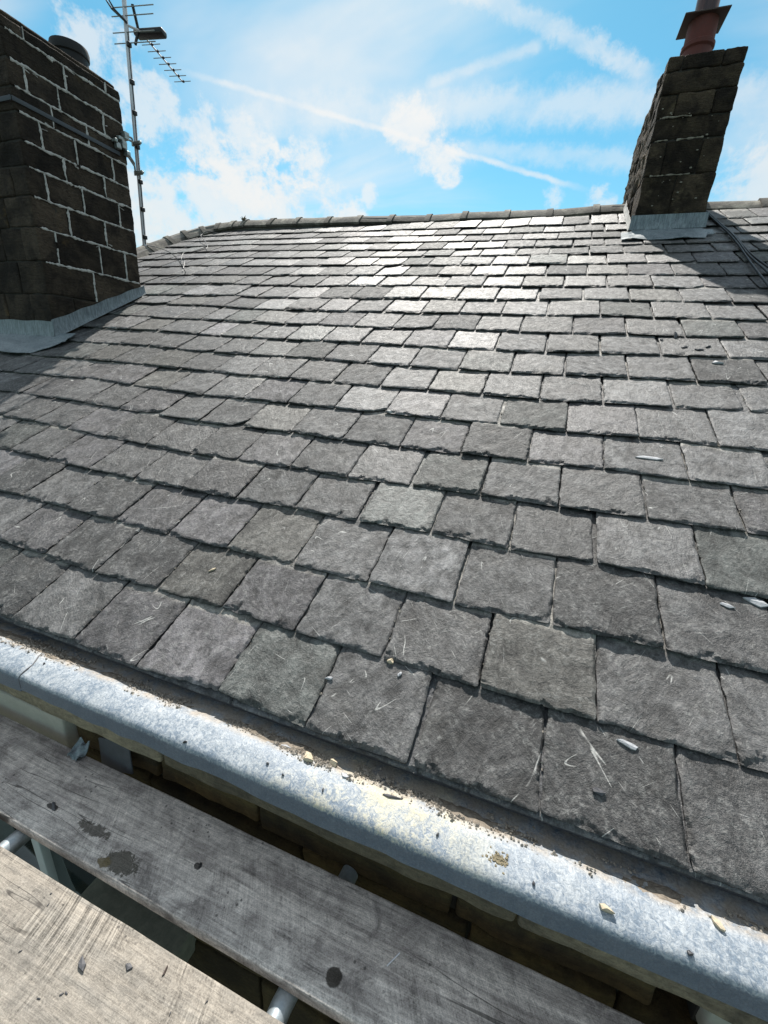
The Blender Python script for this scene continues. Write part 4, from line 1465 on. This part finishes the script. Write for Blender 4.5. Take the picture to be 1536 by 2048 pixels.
# ------------------------------------------------------------------ scaffold
for nm, lab, ya, yb, mt_, sd_ in (('scaffold_board', 'sunlit pale scaffold board across the bottom left corner', 0.176, 0.401, 'board_near', 3),
                                  ('scaffold_board', 'shaded grey scaffold board with dark stains beside the wall', 0.455, 0.680, 'board_mid', 6)):
    v, f = rbox((-2.7, ya, -1.318), (1.3, yb, -1.280), 0.004, 0.0012, 6, 0.07, sd_)
    o = obj(nm, mesh(nm, v, f, M[mt_], 40))
    tag(o, lab, 'board', 'scaffold boards')
for lab, x, xe, ya, yb in (('grey scaffold tube running under the boards near the middle', -0.318, -0.286, -1.0, 0.735), ('grey scaffold tube in the board gap at the left edge', -1.205, -1.195, -1.0, 0.60)):
    o = tube('scaffold_tube', [(x - 0.02, ya, -1.3435), (x, 0.44, -1.3435), (xe, yb, -1.3435)], 0.0242, M['tube'], None, 20)
    tag(o, lab, 'tube', 'scaffold tubes under the boards')
tag(tube('scaffold_standard', [(-1.372, 0.428, -6.2), (-1.372, 0.428, -1.225)], 0.0242, mat_plain('rusty_tube', (0.12, 0.105, 0.095), 0.7, 0.3, var=0.4, scale=18), None, 20), 'dark upright scaffold tube standing in the board gap', 'tube')

# ------------------------------------------------------------------ loose bits
bpy.context.view_layer.update()
DG = bpy.context.evaluated_depsgraph_get()


def drop(x, y, z=1.6):
    hit, loc, nrm, _, ob, _ = SC.ray_cast(DG, Vector((x, y, z)), Vector((0, 0, -1)))
    return (loc, nrm) if hit else (Vector((x, y, -1.0)), Vector((0, 0, 1)))


def flake(name, label, cat, x, y, ln, wd, th, ang, mat, seed, group=None, zmax=1.6, tilt=0.05):
    rs = np.random.default_rng(seed)
    n = int(rs.integers(7, 11))
    a = np.sort(rs.uniform(0, 2 * math.pi, n))
    r = rs.uniform(0.68, 1.0, n)
    top_ = [(math.cos(t) * ln / 2 * q, math.sin(t) * wd / 2 * q, th * rs.uniform(0.6, 1.0)) for t, q in zip(a, r)]
    mid_ = [(v[0] * 1.06, v[1] * 1.08, th * 0.35) for v in top_]
    bot_ = [(v[0] * 0.96, v[1] * 0.96, -0.0005) for v in top_]
    V = top_ + mid_ + bot_ + [(rs.uniform(-.1, .1) * ln, rs.uniform(-.1, .1) * wd, th * rs.uniform(0.95, 1.25))]
    F = [(i, (i + 1) % n, 3 * n) for i in range(n)]
    for b0 in (0, n):
        F += [(b0 + (i + 1) % n, b0 + i, b0 + n + i, b0 + n + (i + 1) % n) for i in range(n)]
    F.append(tuple(range(2 * n, 3 * n))[::-1])
    loc, nrm = drop(x, y, zmax)
    q = nrm.to_track_quat('Z', 'Y').to_matrix() @ Matrix.Rotation(ang, 3, 'Z') @ Matrix.Rotation(tilt, 3, 'X')
    o = obj(name, mesh(name, V, F, mat))
    o.matrix_world = Matrix.Translation(loc + nrm * 0.0005) @ q.to_4x4()
    if label:
        tag(o, label, cat, group)
    return o


SF = 'slate flakes lying on the roof'
flake('slate_flake', 'long white slate splinter on an upper slate toward the right edge', 'slate flake', 0.473, 2.080, 0.125, 0.028, 0.006, 0.05, M['paleslate'], 1, SF)
flake('slate_flake', 'large pale slate flake near the right edge, halfway down the roof', 'slate flake', 0.722, 1.477, 0.075, 0.032, 0.008, -0.45, M['paleslate'], 2, SF)
flake('slate_flake', 'small pale flake just left of a larger flake at the right edge', 'slate flake', 0.640, 1.442, 0.048, 0.016, 0.005, -0.30, M['paleslate'], 3, SF)
flake('slate_flake', 'pale slate sliver on the greenish slate of the lowest course', 'slate flake', 0.343, 0.989, 0.052, 0.016, 0.007, -0.12, M['paleslate'], 4, SF)
flake('slate_flake', 'dark slate lump in the middle of the greenish eaves slate', 'slate flake', 0.275, 0.868, 0.032, 0.020, 0.008, 0.2, M['darkslate'], 5, SF)
flake('slate_flake', 'white pebble-like flake high on the roof below the shadow', 'slate flake', 0.871, 2.944, 0.075, 0.035, 0.010, -0.35, M['paleslate'], 6, SF)
flake('slate_flake', 'thin pale sliver standing on a slate left of centre', 'slate flake', -1.078, 1.152, 0.036, 0.010, 0.006, 1.1, M['sand'], 7, SF)
flake('slate_flake', 'pale chip in the slate joint above the sandy stones', 'slate flake', -0.459, 0.925, 0.030, 0.014, 0.006, 0.9, M['paleslate'], 8, SF)
flake('slate_flake', 'narrow grey chip just under a broken slate edge near the middle', 'slate flake', -0.263, 0.990, 0.026, 0.011, 0.006, 1.2, M['paleslate'], 9, SF)
flake('stone_chip', 'sandy chip on the chipped corner of a slate near the middle', 'stone chip', -0.300, 1.020, 0.024, 0.018, 0.010, 0.3, M['sand'], 10, SF)
for i, (x, y, l_, lab) in enumerate([(0.80, 3.07, 0.05, 'lowest right dark scrap below the chimney shadow'), (0.73, 3.10, 0.04, 'small middle dark scrap below the chimney shadow'), (0.85, 3.12, 0.045, 'rightmost dark scrap below the chimney shadow'),
                               (0.62, 3.20, 0.05, 'leftmost dark scrap below the chimney shadow'), (0.70, 3.25, 0.06, 'uppermost and largest dark scrap below the chimney shadow')]):
    flake('slate_flake', lab, 'slate flake', x, y, l_, l_ * 0.45, 0.008, 0.4 * i, M['darkslate'], 20 + i, 'dark scraps near the chimney shadow')
flake('stone_chip', 'yellowish sandstone chip lying on the lead toward the right', 'stone chip', 0.287, 0.681, 0.034, 0.016, 0.009, -0.2, M['sand'], 31, zmax=-0.5)
flake('stone_chip', 'small black pebble on the lead toward the bottom right corner', 'pebble', 0.431, 0.668, 0.013, 0.010, 0.006, 0.3, M['darkslate'], 32, zmax=-0.5)
flake('stone_chip', 'larger pale sandstone chip in the grit of the gutter', 'stone chip', -0.428, 0.742, 0.042, 0.028, 0.012, -0.3, M['sand'], 33, zmax=-0.5)
flake('stone_chip', 'smaller wedge of sandstone right of the larger chip', 'stone chip', -0.362, 0.757, 0.034, 0.022, 0.013, -0.6, M['sand'], 34, zmax=-0.5)
flake('stone_chip', 'pale flat chip in the gutter grit left of the sandstone chips', 'stone chip', -0.500, 0.752, 0.034, 0.014, 0.006, -0.1, M['paleslate'], 35, zmax=-0.5)
flake('stone_chip', 'flat white flake on the dirty lead right of the sandstone chips', 'stone chip', -0.318, 0.735, 0.030, 0.015, 0.004, -0.3, M['paleslate'], 36, zmax=-0.5)
flake('slate_flake', 'long thin slate sliver on the lead edge near the middle', 'slate flake', -0.185, 0.730, 0.055, 0.008, 0.004, -0.35, M['darkslate'], 37, zmax=-0.5)
flake('stone_chip', 'cream chip on the whitish lead at the lower right edge', 'stone chip', 0.490, 0.732, 0.034, 0.014, 0.008, -0.5, M['sand'], 38, zmax=-0.5)
for i, (x, y) in enumerate([(-0.515, 0.690), (-0.462, 0.680), (-0.35, 0.684), (-1.40, 0.712), (-0.06, 0.690), (0.15, 0.674)]):
    flake('pebble', 'tiny dark pebble on the sunlit top of the lead', 'pebble', x, y, 0.009, 0.007, 0.005, i, M['darkslate'], 50 + i, 'tiny pebbles on the lead', -0.5)
SB = 'bits lying on the scaffold boards'
flake('slate_flake', 'grey slate flake with shadow on the sunlit scaffold board', 'slate flake', -0.742, 0.314, 0.040, 0.014, 0.006, 0.6, M['darkslate'], 61, SB, -0.5)
flake('slate_flake', 'small square slate flake on the sunlit board near its edge', 'slate flake', -0.647, 0.347, 0.022, 0.016, 0.004, 1.2, M['darkslate'], 62, SB, -0.5)
flake('wood_splinter', 'dark wood splinter on the sunlit board right of the slate flakes', 'splinter', -0.569, 0.372, 0.022, 0.008, 0.004, 1.3, M['plate'], 63, SB, -0.5)
flake('slate_flake', 'oval dark flake at the left end of the shaded board', 'slate flake', -1.150, 0.524, 0.040, 0.012, 0.004, 0.5, M['darkslate'], 64, SB, -0.5)
flake('slate_flake', 'black flake on the far edge of the shaded board', 'slate flake', -0.763, 0.664, 0.014, 0.010, 0.004, 0.5, M['black'], 65, SB, -0.5)
flake('slate_flake', 'little black flake in the middle of the shaded board', 'slate flake', -0.648, 0.563, 0.016, 0.010, 0.004, 0.2, M['black'], 66, SB, -0.5)
for i in range(9):
    flake('wood_splinter', 'tiny dark crumb scattered on the sunlit board', 'splinter', random.uniform(-1.0, -0.45), random.uniform(0.22, 0.38), 0.010, 0.003, 0.002, random.uniform(0, 3), M['darkslate'], 80 + i, 'crumbs on the sunlit board', -0.5)
tag(tube('nail', [(-0.118, 0.560, -1.2770), (-0.098, 0.592, -1.2765)], 0.0016, M['alu'], None, 8), 'shiny nail lying on the shaded scaffold board', 'nail')
# slate offcut wedged behind the board with a scrap of lead
v, f = rbox((-0.075, -0.004, -0.055), (0.075, 0.004, 0.055), 0.004, 0.001, 20, 0.03, 4)
o = obj('slate_offcut', mesh('slate_offcut', v, f, M['darkslate'], 40))
o.matrix_world = Matrix.Translation((-1.135, 0.712, -1.272)) @ Matrix.Rotation(math.radians(-18), 4, 'Y') @ Matrix.Rotation(math.radians(-14), 4, 'X')
tag(o, 'dark square offcut wedged between the wall and shaded board', 'offcut')
gr = np.array([[(-1.275 + 0.05 * i / 9, 0.650 + 0.045 * j / 7, -1.272 + 0.016 * math.sin(i * 0.9) * math.cos(j * 0.8) + 0.004 * j) for j in range(8)] for i in range(10)])
tag(sheet('lead_scrap', gr, 0.003, M['flash']), 'crumpled scrap of lead on the far edge of the shaded board', 'lead scrap')

# moss clump on the lead, and the grit that has washed down
acc = Acc()
for k in range(170):
    x, y = 0.076 + random.gauss(0, 0.010), 0.690 + random.gauss(0, 0.007)
    s = random.uniform(0.0008, 0.0030)
    v, f = rbox((x - s, y - s, lead_z(y) - 0.001), (x + s, y + s, lead_z(y) + 0.003 + s * 1.5), s * 0.6, s * 0.3, 300, 0.02, k)
    acc.add(v, f)
tag(acc.done('moss_clump', M['moss'], None, 50), 'crumbly brown moss clump on the bright lead', 'moss')

# silt lying in the channel behind the lead edge
gx, gy = np.arange(-2.6, 1.3, 0.006), np.linspace(0.726, 0.86, 26)
Xg, Yg = np.meshgrid(gx, gy, indexing='ij')
zl = np.vectorize(lead_z)(Yg) + 0.0040
bias = 0.10 + 0.85 * np.exp(-((Xg + 0.50) / 0.22) ** 2) + 0.7 * np.exp(-((Xg + 0.05) / 0.07) ** 2) + 0.6 * np.exp(-((Xg + 1.45) / 0.55) ** 2)
bell = np.exp(-((Yg - 0.768) / 0.024) ** 2)
hz = 0.010 * bell * (bias + 0.7 * vnoise(Xg * 7, Yg * 22, 0, 4) + 0.4 * vnoise(Xg * 26, Yg * 60, 0, 5)) + 0.0022 * bell * vnoise(Xg * 90, Yg * 120, 0, 6) + 0.0015 * vnoise(Xg * 160, Yg * 160, 0, 8) * bell - 0.0030
ok = hz > -0.0008
V = np.stack([Xg, Yg, zl + hz], -1).reshape(-1, 3).tolist()
nyy = len(gy)
F = []
for i in range(len(gx) - 1):
    for j in range(nyy - 1):
        if ok[i, j] or ok[i + 1, j] or ok[i, j + 1] or ok[i + 1, j + 1]:
            F.append((i * nyy + j, (i + 1) * nyy + j, (i + 1) * nyy + j + 1, i * nyy + j + 1))
tag(obj('gutter_silt', mesh('gutter_silt', V, F, M['silt'])), 'brown silt lying in the channel behind the lead edge', None, None, 'stuff')

rs = np.random.default_rng(5)
V, F = [], []
ico = np.array([(1, 0, 0), (-1, 0, 0), (0, 1, 0), (0, -1, 0), (0, 0, 1), (0, 0, -1)], float)
icf = [(0, 2, 4), (2, 1, 4), (1, 3, 4), (3, 0, 4), (2, 0, 5), (1, 2, 5), (3, 1, 5), (0, 3, 5)]
xs = np.concatenate([rs.uniform(-2.4, 1.0, 5200), rs.normal(-0.55, 0.12, 2200), rs.normal(-0.05, 0.05, 1600), rs.normal(-1.6, 0.25, 1300), rs.normal(-0.36, 0.06, 1400), rs.normal(-0.9, 0.15, 1000)])
for x in xs:
    y = min(max(rs.normal(0.768, 0.019), 0.730), 0.84)
    if float(vnoise(np.array([x * 9]), np.array([y * 30]), 0, 3)[0]) < -0.15:
        continue
    s = 0.0008 + 0.0042 * rs.random() ** 4
    q = ico * s * rs.uniform(0.6, 1.3, (6, 3))
    if rs.random() < 0.022 and -2.0 < x < 0.5:      # flat shards among the grit
        q = ico * rs.uniform(0.005, 0.013) * rs.uniform(0.5, 1.3, (6, 3)) * np.array([1.0, 0.5, 0.16])
    a = rs.uniform(0, 6.28)
    c_, s_ = math.cos(a), math.sin(a)
    q = np.stack([q[:, 0] * c_ - q[:, 1] * s_, q[:, 0] * s_ + q[:, 1] * c_, q[:, 2]], 1) + np.array([x, y, lead_z(y) + 0.004 + s * 0.4 + max(0.0, 0.006 * math.exp(-((y - 0.768) / 0.024) ** 2))])
    k = len(V)
    V.extend(q.tolist())
    F.extend([tuple(i + k for i in f) for f in icf])
tag(obj('gutter_grit', mesh('gutter_grit', V, F, M['grit'])), 'fine grit and crumbs washed down onto the lead', None, None, 'stuff')

# crumbs caught in the slate joints
V, F = [], []
for k in range(1, 10):
    for (u, v) in ROWS[k]:
        if not -3.2 < u < 1.1:
            continue
        for _ in range(int(rs.integers(0, 16))):
            s = 0.0012 + 0.0042 * rs.random() ** 3
            p = RP(u + rs.normal(0, 0.0035), v + rs.uniform(-0.004, 0.20) ** 1.0, -0.006 - 0.012 * rs.random())
            q = ico * s * rs.uniform(0.5, 1.4, (6, 3)) + p
            n0 = len(V)
            V.extend(q.tolist())
            F.extend([tuple(i + n0 for i in f) for f in icf])
tag(obj('joint_grit', mesh('joint_grit', V, F, M['grit'])), 'pale crumbs caught in the joints between the slates', None, None, 'stuff')
